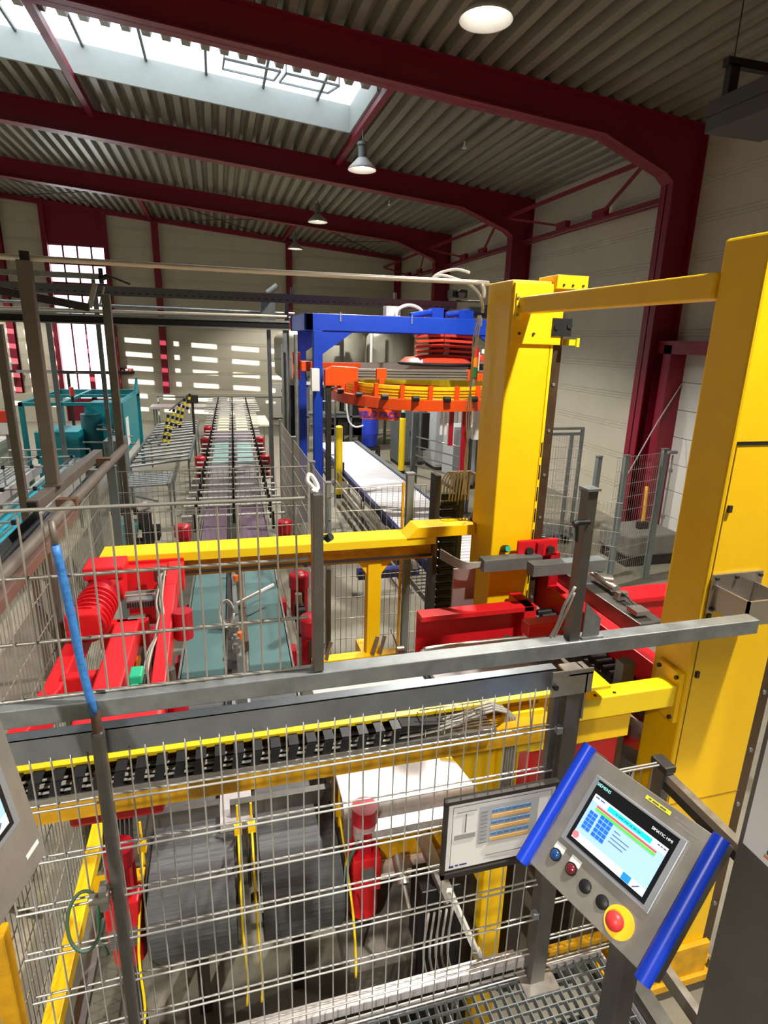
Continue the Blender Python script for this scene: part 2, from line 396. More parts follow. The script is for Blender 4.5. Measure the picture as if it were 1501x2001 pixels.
# eaves truss between the columns on the right wall, thin diagonal bracing rods at the gable
mb = MB()
for y0, y1 in ((9.6, 15.05), (15.35, 20.8), (21.1, 26.7)):
    ym = (y0+y1)/2
    mb.bar((7.2, y0, 6.55), (7.2, y1, 6.55), .07, .07); mb.bar((7.75, y0, 6.02), (7.75, y1, 6.02), .07, .07); mb.bar((7.75, y0, 5.94), (7.75, y1, 5.94), .03, .03)
    mb.bar((7.2, y0+.2, 6.5), (7.7, ym-.6, 6.05), .05, .05); mb.bar((7.2, y1-.2, 6.5), (7.7, ym+.6, 6.05), .05, .05)
    mb.box(7.6, 7.72, ym-0.9, ym-0.5, 6.02, 6.16); mb.box(7.6, 7.72, ym+0.5, ym+0.9, 6.02, 6.16)
struct('trim_%d' % k, mb, OXR); k += 1
mb = MB()
for a, b in (((-7.5, 21.2), (-2.2, 26.6)), ((-2.2, 21.2), (-7.5, 26.6)), ((-2.2, 21.2), (2.9, 26.6)), ((2.9, 21.2), (-2.2, 26.6)), ((2.9, 21.2), (7.5, 26.6)), ((7.5, 21.2), (2.9, 26.6))):
    mb.cyl((a[0], a[1], zroof(a[0])-0.2), (b[0], b[1], zroof(b[0])-0.2), 0.014, n=6)
struct('trim_%d' % k, mb, DARK); k += 1
# red blank panel above the tall window, red frame
mb = MB().box(-6.1, -3.95, 26.9, 27.05, 6.72, 8.35)
struct('trim_%d' % k, mb, OXR); k += 1
mb = MB().box(-6.15, -5.98, 26.72, 27.0, 1.05, 8.3).box(-4.02, -3.86, 26.72, 27.0, 0, 8.3).box(-6.1, -3.95, 26.9, 27.05, 0, 0.9)
win2 = struct('window_2', mb, OXR)
mb = MB()
for x in (-5.5, -5.0, -4.5): mb.box(x-0.03, x+0.03, 26.92, 26.98, 0.9, 6.72)
for z in (1.9, 4.15, 4.9, 5.32, 6.02, 6.70): mb.box(-6, -4, 26.92, 26.98, z-0.035, z+0.035)
mb.build('mullion', mat('mauve_red_mullion', (120, 40, 70), .5), win2)
MB().box(-6, -4, 26.99, 27.0, 0.9, 6.72).build('pane', GLASS, win2)
mb = MB().box(-5.05, -4.85, 26.9, 26.96, 0.0, 1.9); mb.build('door_post', OXR, win2)
# door at the right wall with its red frame
mb = MB().box(7.6, 7.98, 5.2, 5.35, 0, 3.55).box(7.6, 7.98, 8.93, 9.12, 0, 3.55).box(7.6, 7.98, 5.2, 9.3, 3.40, 3.62)
struct('trim_%d' % k, mb, OXR); k += 1
mb = MB()
for j in range(7): mb.box(7.93, 7.985, 5.35, 8.93, 0.02+j*0.485, 0.02+j*0.485+0.475)
struct('door_1', mb, mat('white_door_panel', (206, 206, 200), .5))
# daylight scenery outside the tall window
tag(MB().box(-16, 6, 38, 38.3, -0.2, 2.2).build('outdoor_hedge', mat('far_green', (215, 225, 215), .8)), 'pale green bank outside the tall far window', 'hedge')
gr = MB().box(-30, 20, 27.2, 60, -0.3, -0.2); struct('trim_%d' % k, gr, mat('outdoor_paving', (225, 225, 220), .8)); k += 1

# ------------------------------------------------------------------ pendant lamps
def make_lamp(x, y, z, label, ztop):
    t = thing('pendant_lamp', label, 'lamp', (x, y, z), 0, 'high bay lamps along the roof')
    MB().lathe((x, y, z), [(0.27, 0), (0.275, 0.01), (0.25, 0.05), (0.17, 0.13), (0.10, 0.20), (0.085, 0.21), (0.085, 0.205), (0.095, 0.195), (0.165, 0.125), (0.245, 0.047), (0.262, 0.006), (0.27, 0)], 36).build('reflector', LITW, t, recalc=False)
    MB().cyl((x, y, z+0.20), (x, y, z+0.42), 0.085, n=20).cyl((x, y, z+0.42), (x, y, z+0.47), 0.105, n=20).cyl((x, y, z+0.17), (x, y, z+0.2), 0.1, n=20).build('ballast_housing', GALD, t)
    MB().lathe((x, y, z+0.04), [(0.001, 0), (0.04, 0.015), (0.055, 0.05), (0.045, 0.1), (0.03, 0.16), (0.001, 0.165)], 16).build('bulb', LIT, t)
    MB().cyl((x, y, z+0.47), (x, y, ztop), 0.008, n=6).box(x-0.02, x+0.02, y-0.01, y+0.01, z+0.47, z+0.52).build('suspension_cable', GALV, t)
    return t
LZ = 6.62
first = make_lamp(2.78, 6.6, LZ, 'lit pendant lamp seen from below near the top of the photo', zroof(2.78))
for x, y, lb in ((2.86, 12.4, 'grey pendant lamp on its cable in front of the second red roof beam'), (2.9, 18.0, 'dark pendant lamp hanging against the third red roof beam'),
                 (2.95, 23.5, 'small far pendant lamp hanging before the far wall'), (2.78, 0.8, 'pendant lamp over the operator platform')):
    dup(first, (x, y, LZ+0.0), 0, lb)
LAMPCOL = (1.0, 0.95, 0.86)
for x, y, e_ in ((2.78, 6.6, 1), (2.86, 12.4, 1), (2.9, 18.0, 1), (2.95, 23.5, .8), (2.78, 0.8, 1.1), (2.78, -5.0, 1), (-2.9, -3.0, 1.3), (-8, 0.8, 1), (-8, 6.6, 1), (-8, 12.4, 1), (-8, 18, 1), (-8, 23.5, .8)):  # the spot behind and left of the camera is added fill for the foreground
    lamp('SPOT', (x, y, LZ+0.02), e_*LAMP_W, LAMPCOL, 0.09, (0, 0, -1), angle=radians(120), blend=0.4, name='lamp_and_fill_light')
# sprinkler like fixtures under the deck
for (x, y, lb) in ((4.85, 12.2, 'small sprinkler pipe stub under the deck, nearer one'), (4.85, 17.6, 'small sprinkler pipe stub under the deck, farther one')):
    t = thing('sprinkler_pipe', lb, 'pipe', (x, y, zroof(x)-0.1), 0, 'sprinkler stubs')
    MB().cyl((x, y-1.9, zroof(x)-0.03), (x, y+1.9, zroof(x)-0.03), 0.012, n=6).build('pipe', DARK, t)
    MB().cyl((x, y, zroof(x)-0.14), (x, y, zroof(x)-0.03), 0.02, n=8).cyl((x, y, zroof(x)-0.16), (x, y, zroof(x)-0.14), 0.045, n=8).build('sprinkler_head', WHT, t)

# ================================================================== YELLOW LIFT PORTAL
def lift_column(label, x0, x1, y0, y1, top, guide):
    t = thing('lift_column', label, 'column', ((x0+x1)/2, (y0+y1)/2, 0), 0, 'yellow lift columns')
    MB().box(x0, x1, y0, y1, 0.12, top).build('column_body', YEL, t, bevel=0.012)
    MB().box(x0-0.10, x1+0.12, y0-0.05, y1+0.10, 0.08, 0.13).box(x0-0.02, x1+0.02, y0-0.03, y0, 0.12, 0.34).build('base_plate', YELD, t, bevel=0.004)
    mb = MB()
    for x in (x0-0.05, x1+0.06):
        for y in (y0-.02, y1+.05): mb.cyl((x, y, 0.02), (x, y, 0.19), 0.014, n=6)
    mb.build('anchor_bolt', GALD, t)
    mb = MB().box(x1+0.01, x1+0.05, y0+0.03, y1-0.03, 0.15, top-0.08).box(x1+0.05, x1+0.13, y0+0.06, y0+0.12, 0.2, top-0.2)
    mb.build('guide_rail', mat('brown_oily_steel', (92, 72, 52), .4, .6, noise=.3, scale=4), t)
    mb = MB()
    z = 0.5
    while z < top-0.4: mb.cyl((x1+0.09, y0+0.05, z), (x1+0.09, y0+0.062, z), 0.012, n=8); z += 0.34
    mb.build('rail_bolt', GALV, t)
    return t
colN = lift_column('large yellow column at the right edge behind the operator panel', 2.01, 2.465, 1.93, 2.157, 3.93, 1)
colF = lift_column('yellow column standing between the blue frame and the grey wall', 1.957, 2.29, 3.9, 4.29, 3.92, 1)
MB().box(1.965, 2.35, 3.872, 3.9, 3.50, 3.90).box(2.26, 2.5, 3.84, 4.1, 3.87, 3.96).build('head_plate', YEL, colF, bevel=0.004)
mb = MB()
for x in (2.31, 2.38, 2.46): mb.cyl((x, 3.83, 3.895), (x, 3.845, 3.895), 0.008, n=6)
for x in (2.02, 2.13): mb.cyl((x, 3.86, 3.57), (x, 3.875, 3.57), 0.01, n=6)
mb.build('plate_bolt', DARK, colF)
MB().box(2.27, 2.42, 3.86, 3.98, 3.56, 3.68).cyl((2.3, 3.85, 3.62), (2.3, 3.86, 3.62), .02, n=10).cyl((2.4, 3.85, 3.63), (2.4, 3.86, 3.63), .02, n=10).build('bearing_block', BLK, colF)
MB().box(2.40, 2.47, 3.84, 3.92, 3.50, 3.54).box(2.45, 2.47, 3.82, 3.84, 3.49, 3.55).build('rail_clamp', YEL2, colF)
# slotted yellow strip beside the rail
mb = MB().box(2.292, 2.312, 3.90, 3.93, 0.9, 3.5)
mb.build('slotted_strip', YEL2, colF)
mb = MB(); z = 1.5
while z < 2.85: mb.box(2.296, 2.306, 3.896, 3.90, z, z+0.11); z += 0.17
mb.build('strip_slot', BLR, colF)
# near column details: service cover seam, tabs, alu bracket
mb = MB()
for z in (2.84, 2.47, 2.32+.02, 2.05): mb.box(2.045, 2.062, 1.918, 1.93, z, z+0.03)
mb.build('cover_tab', DARK, colN)
MB().box(2.03, 2.466, 1.927, 1.9305, 3.125, 3.14).build('cover_seam', BLK, colN)
MB().box(2.02, 2.466, 1.9275, 1.9302, 1.335, 1.338).box(2.03, 2.034, 1.9275, 1.9302, 1.34, 3.12).build('cover_joint', mat('dark_yellow_line', (130, 96, 12), .6), colN)  # thin joint lines in a darker yellow
MB().box(2.0, 2.03, 1.935, 2.05, 0.35, 0.48).build('foot_cover', GALD, colN, bevel=.003)
# top tie beam joining both column heads
t = thing('tie_beam', 'yellow overhead beam joining the heads of both yellow columns', 'beam', (2.05, 3.0, 3.70))
MB().box(1.995, 2.10, 2.157, 3.872, 3.70, 3.805).build('beam', YEL, t, bevel=0.008)
MB().box(1.975, 2.03, 3.855, 3.872, 3.66, 3.83).build('end_plate', YEL2, t, bevel=.003)
mb = MB()
for z in (3.69, 3.745, 3.80): mb.cyl((1.985, 3.845, z), (1.985, 3.856, z), 0.009, n=6)
mb.build('bolt', GALD, t)
# lower stub beam from fence corner to near column
t = thing('link_beam', 'short yellow square beam bolted to the large near column', 'beam', (1.6, 2.0, 1.9))
MB().box(1.20, 1.985, 1.955, 2.045, 1.885, 1.995).build('beam', YEL2, t, bevel=0.006)
MB().box(1.985, 2.009, 1.945, 2.10, 1.80, 2.06).build('end_plate', YEL, t, bevel=.003)
mb = MB()
for y, z in ((1.965, 1.825), (1.965, 2.035), (2.08, 1.825), (2.08, 2.035)): mb.cyl((1.972, y, z), (1.986, y, z), 0.010, n=6)
for x in (1.56, 1.66): mb.cyl((x, 1.975, 1.994), (x, 1.975, 1.998), .008, n=8)
mb.build('bolt', DARK, t)
MB().box(1.25, 1.775, 1.98, 2.12, 1.745, 1.865).build('lower_box', YEL, t, bevel=0.004)
t = thing('drive_cover', 'red drive cover with grey lid under the short yellow beam', 'cover', (1.55, 2.1, 1.3))
MB().box(1.34, 1.83, 2.1, 2.4, 1.32, 1.70).build('cover', RED, t, bevel=0.01)
MB().box(1.32, 1.86, 2.08, 2.42, 1.70, 1.73).build('lid', GALV, t, bevel=.003)
MB().box(1.36, 1.44, 2.15, 2.3, 0.0, 1.32).box(1.7, 1.8, 2.1, 2.3, 0.0, 1.32).build('support_leg', DARK, t)
t = thing('corner_post', 'slim grey steel post just left of the large near column', 'post', (1.9, 2.25, 0))
MB().box(1.88, 1.95, 2.2, 2.26, 0, 1.98).build('post', STD, t)
MB().box(1.86, 1.97, 2.18, 2.28, 0, 0.012).build('foot_plate', STD, t)

# front gantry beam with energy chain
t = thing('gantry_beam', 'front yellow gantry beam carrying the black cable chain', 'beam', (0.2, 2.05, 1.8), 0, 'yellow gantry beams')
MB().box(-1.6, 1.28, 1.98, 2.08, 1.84, 2.03).build('beam', YELD, t, bevel=0.004)
MB().box(-1.6, 1.6, 1.93, 2.07, 2.055, 2.07).box(-1.6, 1.28, 1.98, 2.07, 2.03, 2.055).build('top_flange', YEL2, t)
MB().box(-1.6, 1.02, 1.86, 1.975, 1.978, 1.99).box(-1.6, 1.02, 1.855, 1.862, 1.978, 2.0).build('chain_tray', STL, t)
MB().box(-1.6, 1.3, 1.875, 1.975, 1.885, 1.975).build('lower_web', YELD, t)
MB().box(1.08, 1.20, 1.96, 2.12, 0.0, 1.84).build('leg', YEL, t, bevel=.004)
MB().prism([(0.86, 1.97, 1.83), (1.1, 1.97, 1.83), (1.1, 1.97, 1.55), (1.02, 1.97, 1.60)], (0, .02, 0)).build('gusset', YEL, t)
MB().box(-1.22, -1.10, 1.98, 2.12, 0.0, 1.84).build('leg', YELD, t, bevel=.004)
MB().box(1.10, 1.28, 1.93, 1.98, 1.80, 2.0).build('end_bracket', YEL2, t, bevel=.003)
ch = thing('cable_chain', 'black link chain holding cables on the front yellow beam', 'cable chain', (0, 1.91, 1.94))
mb = MB(); mb2 = MB()
x = -1.2
while x < 0.62:
    mb.box(x, x+0.036, 1.865, 1.965, 2.004, 2.012)
    mb.prism([(x, 1.868, 2.006), (x+0.034, 1.868, 2.006), (x+0.020, 1.868, 1.946), (x-0.012, 1.868, 1.946)], (0, -0.008, 0))
    mb.prism([(x, 1.965, 2.006), (x+0.034, 1.965, 2.006), (x+0.020, 1.965, 1.946), (x-0.012, 1.965, 1.946)], (0, -0.006, 0))
    x += 0.066
mb.build('chain_link', BLK, ch)
MB().box(-1.2, 0.66, 1.866, 1.966, 1.941, 1.948).prism([(0.62, 1.87, 2.015), (0.80, 1.87, 2.0), (0.72, 1.87, 1.985), (0.62, 1.87, 1.985)], (0, .09, 0)).build('chain_base', BLR, ch)
cables = MB()
for k in range(5):
    y = 1.880+0.018*k; z = 1.958+0.006*(k % 2)
    pts = [(-1.2+0.1*j, y, z+0.003*sin(j+k)) for j in range(20)]+[(0.80, y, 1.967), (0.88, y, 1.985), (0.96, y, 2.01), (1.02, y, 2.02), (1.07, y, 2.0), (1.09+.012*k, 1.92, 1.94), (1.10+.012*k, 1.92, 1.80), (1.10+.012*k, 1.92, 1.5)]
    cables.tube(pts, 0.0055, 6)
cables.build('cable', CABL, ch)
mb = MB()
for k, x in enumerate((0.72, 0.80, 0.88, 0.96)):
    mb.tube([(x, 1.97, 2.05), (x, 1.90, 2.055), (x, 1.875, 2.03), (x, 1.875, 1.95)], 0.0025, 5)
for y, z in ((1.875, 2.0), (1.875, 2.03), (1.9, 2.055), (1.94, 2.055)): mb.tube([(0.7, y, z), (0.98, y, z)], 0.0025, 5)
mb.build('wire_tray', STL, ch)
ch.location.z += 0.05

# rear gantry beam
t = thing('gantry_beam', 'rear yellow gantry beam crossing above the teal belts', 'beam', (0.4, 4.3, 1.8), 0, 'yellow gantry beams')
MB().box(-0.86, 1.62, 4.31, 4.42, 1.80, 1.985).box(-0.86, 1.62, 4.27, 4.42, 1.80, 1.82).build('beam', YELD, t, bevel=.003)
MB().box(-0.86, 1.62, 4.22, 4.46, 1.985, 2.0).box(-0.86, 1.62, 4.215, 4.225, 1.94, 2.0).build('top_flange', YEL2, t)
MB().box(-0.80, 1.60, 4.235, 4.26, 1.83, 1.845).build('guide_strip', DARK, t)
MB().box(1.63, 1.634, 4.23, 4.42, 1.82, 1.985).build('end_cap', STL, t)
MB().box(1.08, 1.19, 4.27, 4.38, 0.62, 1.80).prism([(1.0, 4.29, 1.80), (1.28, 4.29, 1.80), (1.19, 4.29, 1.68), (1.08, 4.29, 1.68)], (0, .07, 0)).build('leg', YEL, t, bevel=.003)
MB().prism([(1.38, 4.2, 2.002), (1.95, 4.2, 2.002), (1.95, 4.2, 2.09), (1.46, 4.2, 2.09)], (0, .2, 0)).build('link_bracket', YEL, t, bevel=.003)
t = thing('foot_beam', 'yellow foot beam with roller fittings under the rear gantry leg', 'beam', (1.0, 4.2, 0))
MB().box(0.62, 1.35, 4.02, 4.12, 0.93, 0.99).box(1.06, 1.2, 4.05, 4.4, 0.62, 0.95).build('beam', YEL, t, bevel=.003)
MB().box(0.55, 1.5, 3.86, 3.96, 0.86, 1.0).build('side_rail', STL, t, bevel=.003)
mb = MB()
for x in (0.72, 0.78, 1.17, 1.23): mb.bar((x-.05, 4.02, 1.0), (x, 4.06, 1.14), .03, .012)
mb.cyl((1.32, 4.0, 1.02), (1.38, 4.0, 1.02), .04, n=12); mb.tube([(1.28, 4.05, 1.2), (1.33, 4.02, 1.05)], .008)
mb.build('fitting', STL, t)
MB().box(0.7, 0.8, 3.9, 4.0, 0, .86).box(1.3, 1.4, 3.9, 4.0, 0, .86).build('leg', YELD, t)
t.location.y += 0.2

# ------------------------------------------------------------------ red shuttle carriage (left, between the two gantry beams)
t = thing('shuttle_carriage', 'red shuttle carriage with gear motor riding the gantry beams at left', 'carriage', (-0.6, 3.4, 1.6))
mb = MB()
mb.box(-0.85, -0.30, 4.05, 4.20, 1.78, 1.95)                       # rear cross member
mb.box(-0.85, -0.30, 4.19, 4.21, 1.76, 1.97)
mb.bar((-0.36, 4.15, 1.90), (-0.36, 3.72, 1.90), .075, .14)
mb.bar((-0.36, 3.72, 1.90), (-0.36, 2.35, 1.72), .07, .15)
mb.build('cross_frame', RED, t, bevel=.006)
mb = MB()
mb.bar((-0.60, 3.55, 1.74), (-0.60, 2.25, 1.74), .14, .20); mb.box(-0.76, -0.48, 3.50, 3.56, 1.66, 1.84)
mb.build('centre_arm', RED, t, bevel=.012)
mb = MB()
mb.bar((-0.88, 3.75, 1.72), (-0.88, 2.9, 1.72), .09, .14); mb.bar((-0.88, 2.94, 1.72), (-1.02, 2.2, 1.70), .09, .14)
mb.box(-0.86, -0.62, 2.98, 3.05, 1.64, 1.80)
mb.build('outer_arm', RED, t, bevel=.01)
MB().box(-0.66, -0.30, 2.15, 2.42, 1.60, 1.95).build('front_head', RED, t, bevel=.02)
gm = MB().cyl((-0.86, 3.92, 1.93), (-0.66, 3.92, 1.93), .115, n=24).cyl((-0.80, 3.92, 1.93), (-0.68, 3.92, 1.93), .13, n=24).box(-0.88, -0.64, 3.80, 4.02, 2.0, 2.08).build('gear_motor', RED, t, bevel=.01)
mb = MB().cyl((-0.78, 3.86, 1.92), (-0.80, 3.42, 1.86), .10, n=24)
mb.build('motor_body', MOTR, gm)
mb = MB()
for k in range(6): mb.cyl((-0.785-.004*k, 3.70-.045*k, 1.895-.006*k), (-0.786-.004*k, 3.69-.045*k, 1.894-.006*k), .118, n=24)
mb.build('cooling_fin', RED, gm)
MB().box(-0.90, -0.72, 3.36, 3.50, 1.83, 1.97).build('terminal_box', RED, gm, bevel=.01)
mb = MB().cyl((-0.64, 3.80, 1.88), (-0.46, 3.80, 1.88), .03, n=14).cyl((-0.60, 3.56, 1.82), (-0.50, 3.56, 1.82), .035, n=14)
mb.build('drive_shaft', STL, t)
MB().box(-0.60, -0.43, 3.62, 3.78, 1.75, 1.88).build('bearing_box', RED, t, bevel=.006)
mb = MB().box(-0.61, -0.43, 3.60, 3.66, 1.88, 1.93)
mb.build('terminal_strip', GALV, t)
mb = MB()
for k in range(12): mb.box(-0.605+k*.0145, -0.598+k*.0145, 3.592, 3.60, 1.885, 1.92)
mb.build('strip_slots', BLR, t)
MB().cyl((-0.44, 3.9, 1.93), (-0.44, 3.9, 2.02), .035, n=16).cyl((-0.31, 3.4, 1.78), (-0.31, 3.4, 1.92), .015, n=10).cyl((-0.32, 2.9, 1.62), (-0.32, 2.9, 1.84), .03, n=12).build('guide_pin', STD, t)
mb = MB().box(-0.50, -0.42, 2.62, 2.84, 1.78, 1.86)
mb.build('connector_bracket', BLK, t, bevel=.004)
MB().box(-0.49, -0.43, 2.74, 2.84, 1.86, 1.91).box(-0.48, -0.44, 2.60, 2.71, 1.86, 1.89).build('green_connector', GRNP, t, bevel=.008, label='turquoise green plug')
MB().bar((-0.52, 3.3, 1.7), (-0.50, 2.5, 1.68), .02, .03).build('yellow_strip', YEL2, t)
mb = MB()
for k in range(9):
    a = random.uniform(-.02, .02); b = random.uniform(-.02, .02)
    mb.tube([(-0.40+a, 3.85, 2.0+b), (-0.41+b, 3.72, 2.02+a), (-0.40+a*1.5, 3.5, 1.95+b), (-0.39+b, 3.3, 1.90+a), (-0.42+a, 3.05, 1.86+b), (-0.45+b, 2.75, 1.80+a), (-0.47+a, 2.45, 1.76+b), (-0.46, 2.25, 1.62)], .0065, 6)
mb.build('cable_bundle', CABL, t)
mb = MB().cyl((-0.27, 3.35, 1.78), (-0.27, 3.35, 1.95), .055, n=20).cyl((-0.27, 2.7, 1.55), (-0.27, 2.7, 1.80), .05, n=20)
mb.build('lift_cylinder', MOTR, t)

# ------------------------------------------------------------------ red lift fork between the yellow columns
t = thing('lift_fork', 'red lift fork with grey tube between the two yellow columns', 'fork', (2.4, 3.3, 1.2))
mb = MB().box(2.43, 2.54, 2.30, 4.35, 1.44, 1.68).box(2.44, 2.53, 4.10, 4.20, 1.2, 1.55)
mb.build('side_beam', RED, t, bevel=.006)
MB().box(2.54, 2.73, 2.88, 4.35, 1.64, 1.79).build('cross_tube', STD, t, bevel=.004)
MB().box(2.548, 2.722, 2.878, 2.881, 1.648, 1.78).build('tube_mouth', BLR, t)
MB().box(1.31, 2.20, 3.70, 3.72, 1.26, 1.60).box(1.31, 2.20, 3.60, 3.72, 1.58, 1.62).box(2.12, 2.22, 3.6, 3.86, 1.1, 1.62).build('fork_plate', RED, t, bevel=.003)
rb = MB().box(2.13, 2.47, 3.80, 3.83, 1.93, 2.07).build('roller_bracket', RED, t, bevel=.01)
MB().cyl((2.22, 3.77, 1.99), (2.22, 3.80, 1.99), .03, n=14).cyl((2.40, 3.77, 1.99), (2.40, 3.80, 1.99), .03, n=14).build('bolt', DARK, rb)
MB().box(2.28, 2.33, 3.77, 3.80, 1.94, 2.05).box(2.42, 2.5, 3.80, 4.1, 1.64, 1.95).build('block', MOTR, rb)
MB().box(2.22, 2.5, 3.6, 3.85, 1.05, 1.12).bar((2.25, 3.75, 1.42), (2.42, 2.6, 1.38), .07, .1).bar((1.95, 3.55, 1.40), (2.3, 2.75, 1.40), .06, .06).build('inner_arm', STD, t)
mb = MB()
for k in range(16): mb.cyl((2.30, 3.72-.07*k, 1.50), (2.46, 3.72-.07*k, 1.50), .024, n=10)
mb.build('drive_chain', BLK, t)
mb = MB().cyl((2.66, 3.35, 1.84), (2.66, 3.6, 1.84), .022, n=12).cyl((2.66, 3.30, 1.84), (2.66, 3.36, 1.84), .032, n=16).box(2.56, 2.66, 2.95, 3.05, 1.81, 1.84).box(2.60, 2.68, 3.2, 3.24, 1.81, 1.86)
mb.build('sensor', STL, t)
mb = MB()
for k in range(4): mb.tube([(2.62, 3.3-.02*k, 1.82), (2.63, 3.2-.02*k, 1.86), (2.62, 3.1, 1.85), (2.61, 3.0, 1.83)], .005)
mb.build('cable', BLK, t)
MB().box(1.80, 2.10, 2.98, 3.09, 1.72, 1.81).build('red_head', RED, t, bevel=.012)
MB().box(2.03, 2.08, 2.975, 2.98, 1.75, 1.785).build('type_plate', GALV, t)
MB().box(2.6, 3.9, 3.9, 4.05, 1.1, 1.42).box(2.6, 3.9, 3.85, 4.1, 1.42, 1.46).build('rear_arm', RED, t, bevel=.004)
MB().bar((2.52, 2.2, 1.30), (2.50, 3.2, 1.30), .10, .14).bar((1.95, 2.35, 1.36), (2.35, 2.35, 1.36), .10, .1).build('lower_arm', MOTR, t)
t = thing('bent_hoop', 'bent grey tube hoop in front of the red fork plate', 'guard', (1.6, 3.4, 1.2))
mb = MB().tube([(1.25, 3.42, 1.15), (1.25, 3.42, 1.42), (1.28, 3.42, 1.46), (1.34, 3.42, 1.475), (1.9, 3.42, 1.475), (2.2, 3.42, 1.46)], .016, 10)
mb.build('hoop', STL, t); MB().box(1.3, 2.2, 3.45, 3.6, 1.0, 1.3).build('base', DARK, t)
t = thing('pusher_unit', 'dark pusher unit with blue cap behind the railing, left of the large column', 'machine', (2.0, 2.7, 0.9))
MB().bar((1.55, 2.75, 1.50), (2.05, 2.2, 1.35), .12, .1).build('arm', STD, t)
MB().bar((1.85, 2.85, 1.48), (2.2, 2.3, 1.42), .08, .1).build('guide', STL, t)
MB().cyl((1.80, 2.72, 1.55), (1.95, 2.60, 1.52), .045, n=16).build('cap', NAVY, t)
MB().cyl((1.95, 2.62, 1.50), (2.1, 2.45, 1.46), .05, n=16).build('cylinder', GALV, t)
MB().box(1.6, 2.2, 2.4, 2.9, 1.15, 1.32).build('frame', DARK, t)
# bracket tube with cables in front of the far column, plate, chain tower
t = thing('cable_duct', 'short square grey cable duct across the foot of the far yellow column', 'cable duct', (2.1, 3.75, 1.85))
MB().box(1.82, 2.30, 3.72, 3.82, 1.87, 1.965).box(2.1, 2.7, 3.5, 3.6, 1.90, 1.99).build('duct', GALD, t, bevel=.003)
mb = MB()
for k in range(7):
    mb.tube([(1.95, 3.77, 1.90+.006*k), (1.80, 3.77, 1.90+.006*k), (1.68, 3.80, 1.88+.01*k), (1.56, 3.95, 1.92+.012*k)], .006)
mb.build('cable', CABL, t)
t = thing('steel_shield', 'pale grey steel plate left of the far yellow column foot', 'plate', (1.75, 3.95, 0.9))
MB().box(1.66, 1.84, 3.9, 3.92, 0.9, 1.84).build('plate', mat('pinkish_steel', (160, 146, 142), .4, .5, noise=.1, scale=3), t)
MB().box(1.67, 1.70, 3.9, 3.95, 0, .95).box(1.8, 1.83, 3.9, 3.95, 0, .95).build('foot', GALD, t)
MB().box(1.955, 2.10, 3.86, 3.9, 1.12, 1.36).build('yellow_pad', YEL2, colF)
t = thing('energy_chain_tower', 'upright black cable chain with grey cable loops beside the far column', 'cable chain', (1.85, 4.6, 0))
MB().box(1.73, 1.77, 4.55, 4.70, 0, 2.42).box(1.95, 1.99, 4.55, 4.70, 0, 2.42).build('chain_rail', DARK, t)
mb = MB(); z = 0.1
while z < 2.25: mb.box(1.79, 1.93, 4.56, 4.62, z, z+0.055); mb.box(1.80, 1.92, 4.55, 4.57, z+.012, z+.035); z += 0.075
mb.build('chain_link', BLR, t)
mb = MB()
for k in range(7):
    x = 1.78+.028*k
    mb.tube([(x, 4.58, 2.15), (x, 4.56, 2.35), (x+.02, 4.52, 2.44), (x+.05, 4.5, 2.46), (x+.07, 4.52, 2.40), (x+.07, 4.55, 2.2)], .008)
mb.build('cable_loop', CABL, t)
MB().bar((2.0, 4.5, 2.46), (2.16, 4.4, 2.38), .05, .02).build('clip', BRN, t)
mb = MB()
for k in range(3): mb.tube([(1.88+.02*k, 4.36, 2.3), (1.905-.012*k, 4.34, 2.6), (1.87+.022*k, 4.34, 2.95), (1.90-.01*k, 4.34, 3.25), (1.88+.018*k, 4.33, 3.5), (1.91+.01*k, 4.33, 3.7)], .005)
mb.build('riser_cable', mat('pale_cable', (200, 198, 190), .5), t)
tag(MB().tube([(1.93, 4.3, 3.72), (1.93, 4.32, 3.78), (1.90, 4.34, 3.86), (1.80, 4.36, 3.93), (1.62, 4.38, 3.97), (1.55, 4.40, 3.94), (1.62, 4.42, 3.99), (1.75, 4.42, 4.02), (1.85, 4.4, 4.0)], .010).build('hose', WHT), 'white hose looping over the rear beam to the far yellow column', 'hose')
t = thing('sensor_cluster', 'black sensor cluster beside the head of the far yellow column', 'sensor', (1.85, 4.4, 3.85))
MB().box(1.72, 1.84, 4.40, 4.5, 3.82, 3.88).cyl((1.78, 4.36, 3.85), (1.78, 4.42, 3.85), .03, n=12).cyl((1.7, 4.4, 3.80), (1.95, 4.4, 3.80), .008).build('body', BLK, t)
MB().cyl((2.06, 3.9, 1.98), (2.06, 3.84, 2.0), .028, n=16).build('button_body', BLK, colF)
MB().cyl((2.06, 3.84, 2.0), (2.06, 3.825, 2.005), .022, n=16).build('button_cap', GRNP, colF)

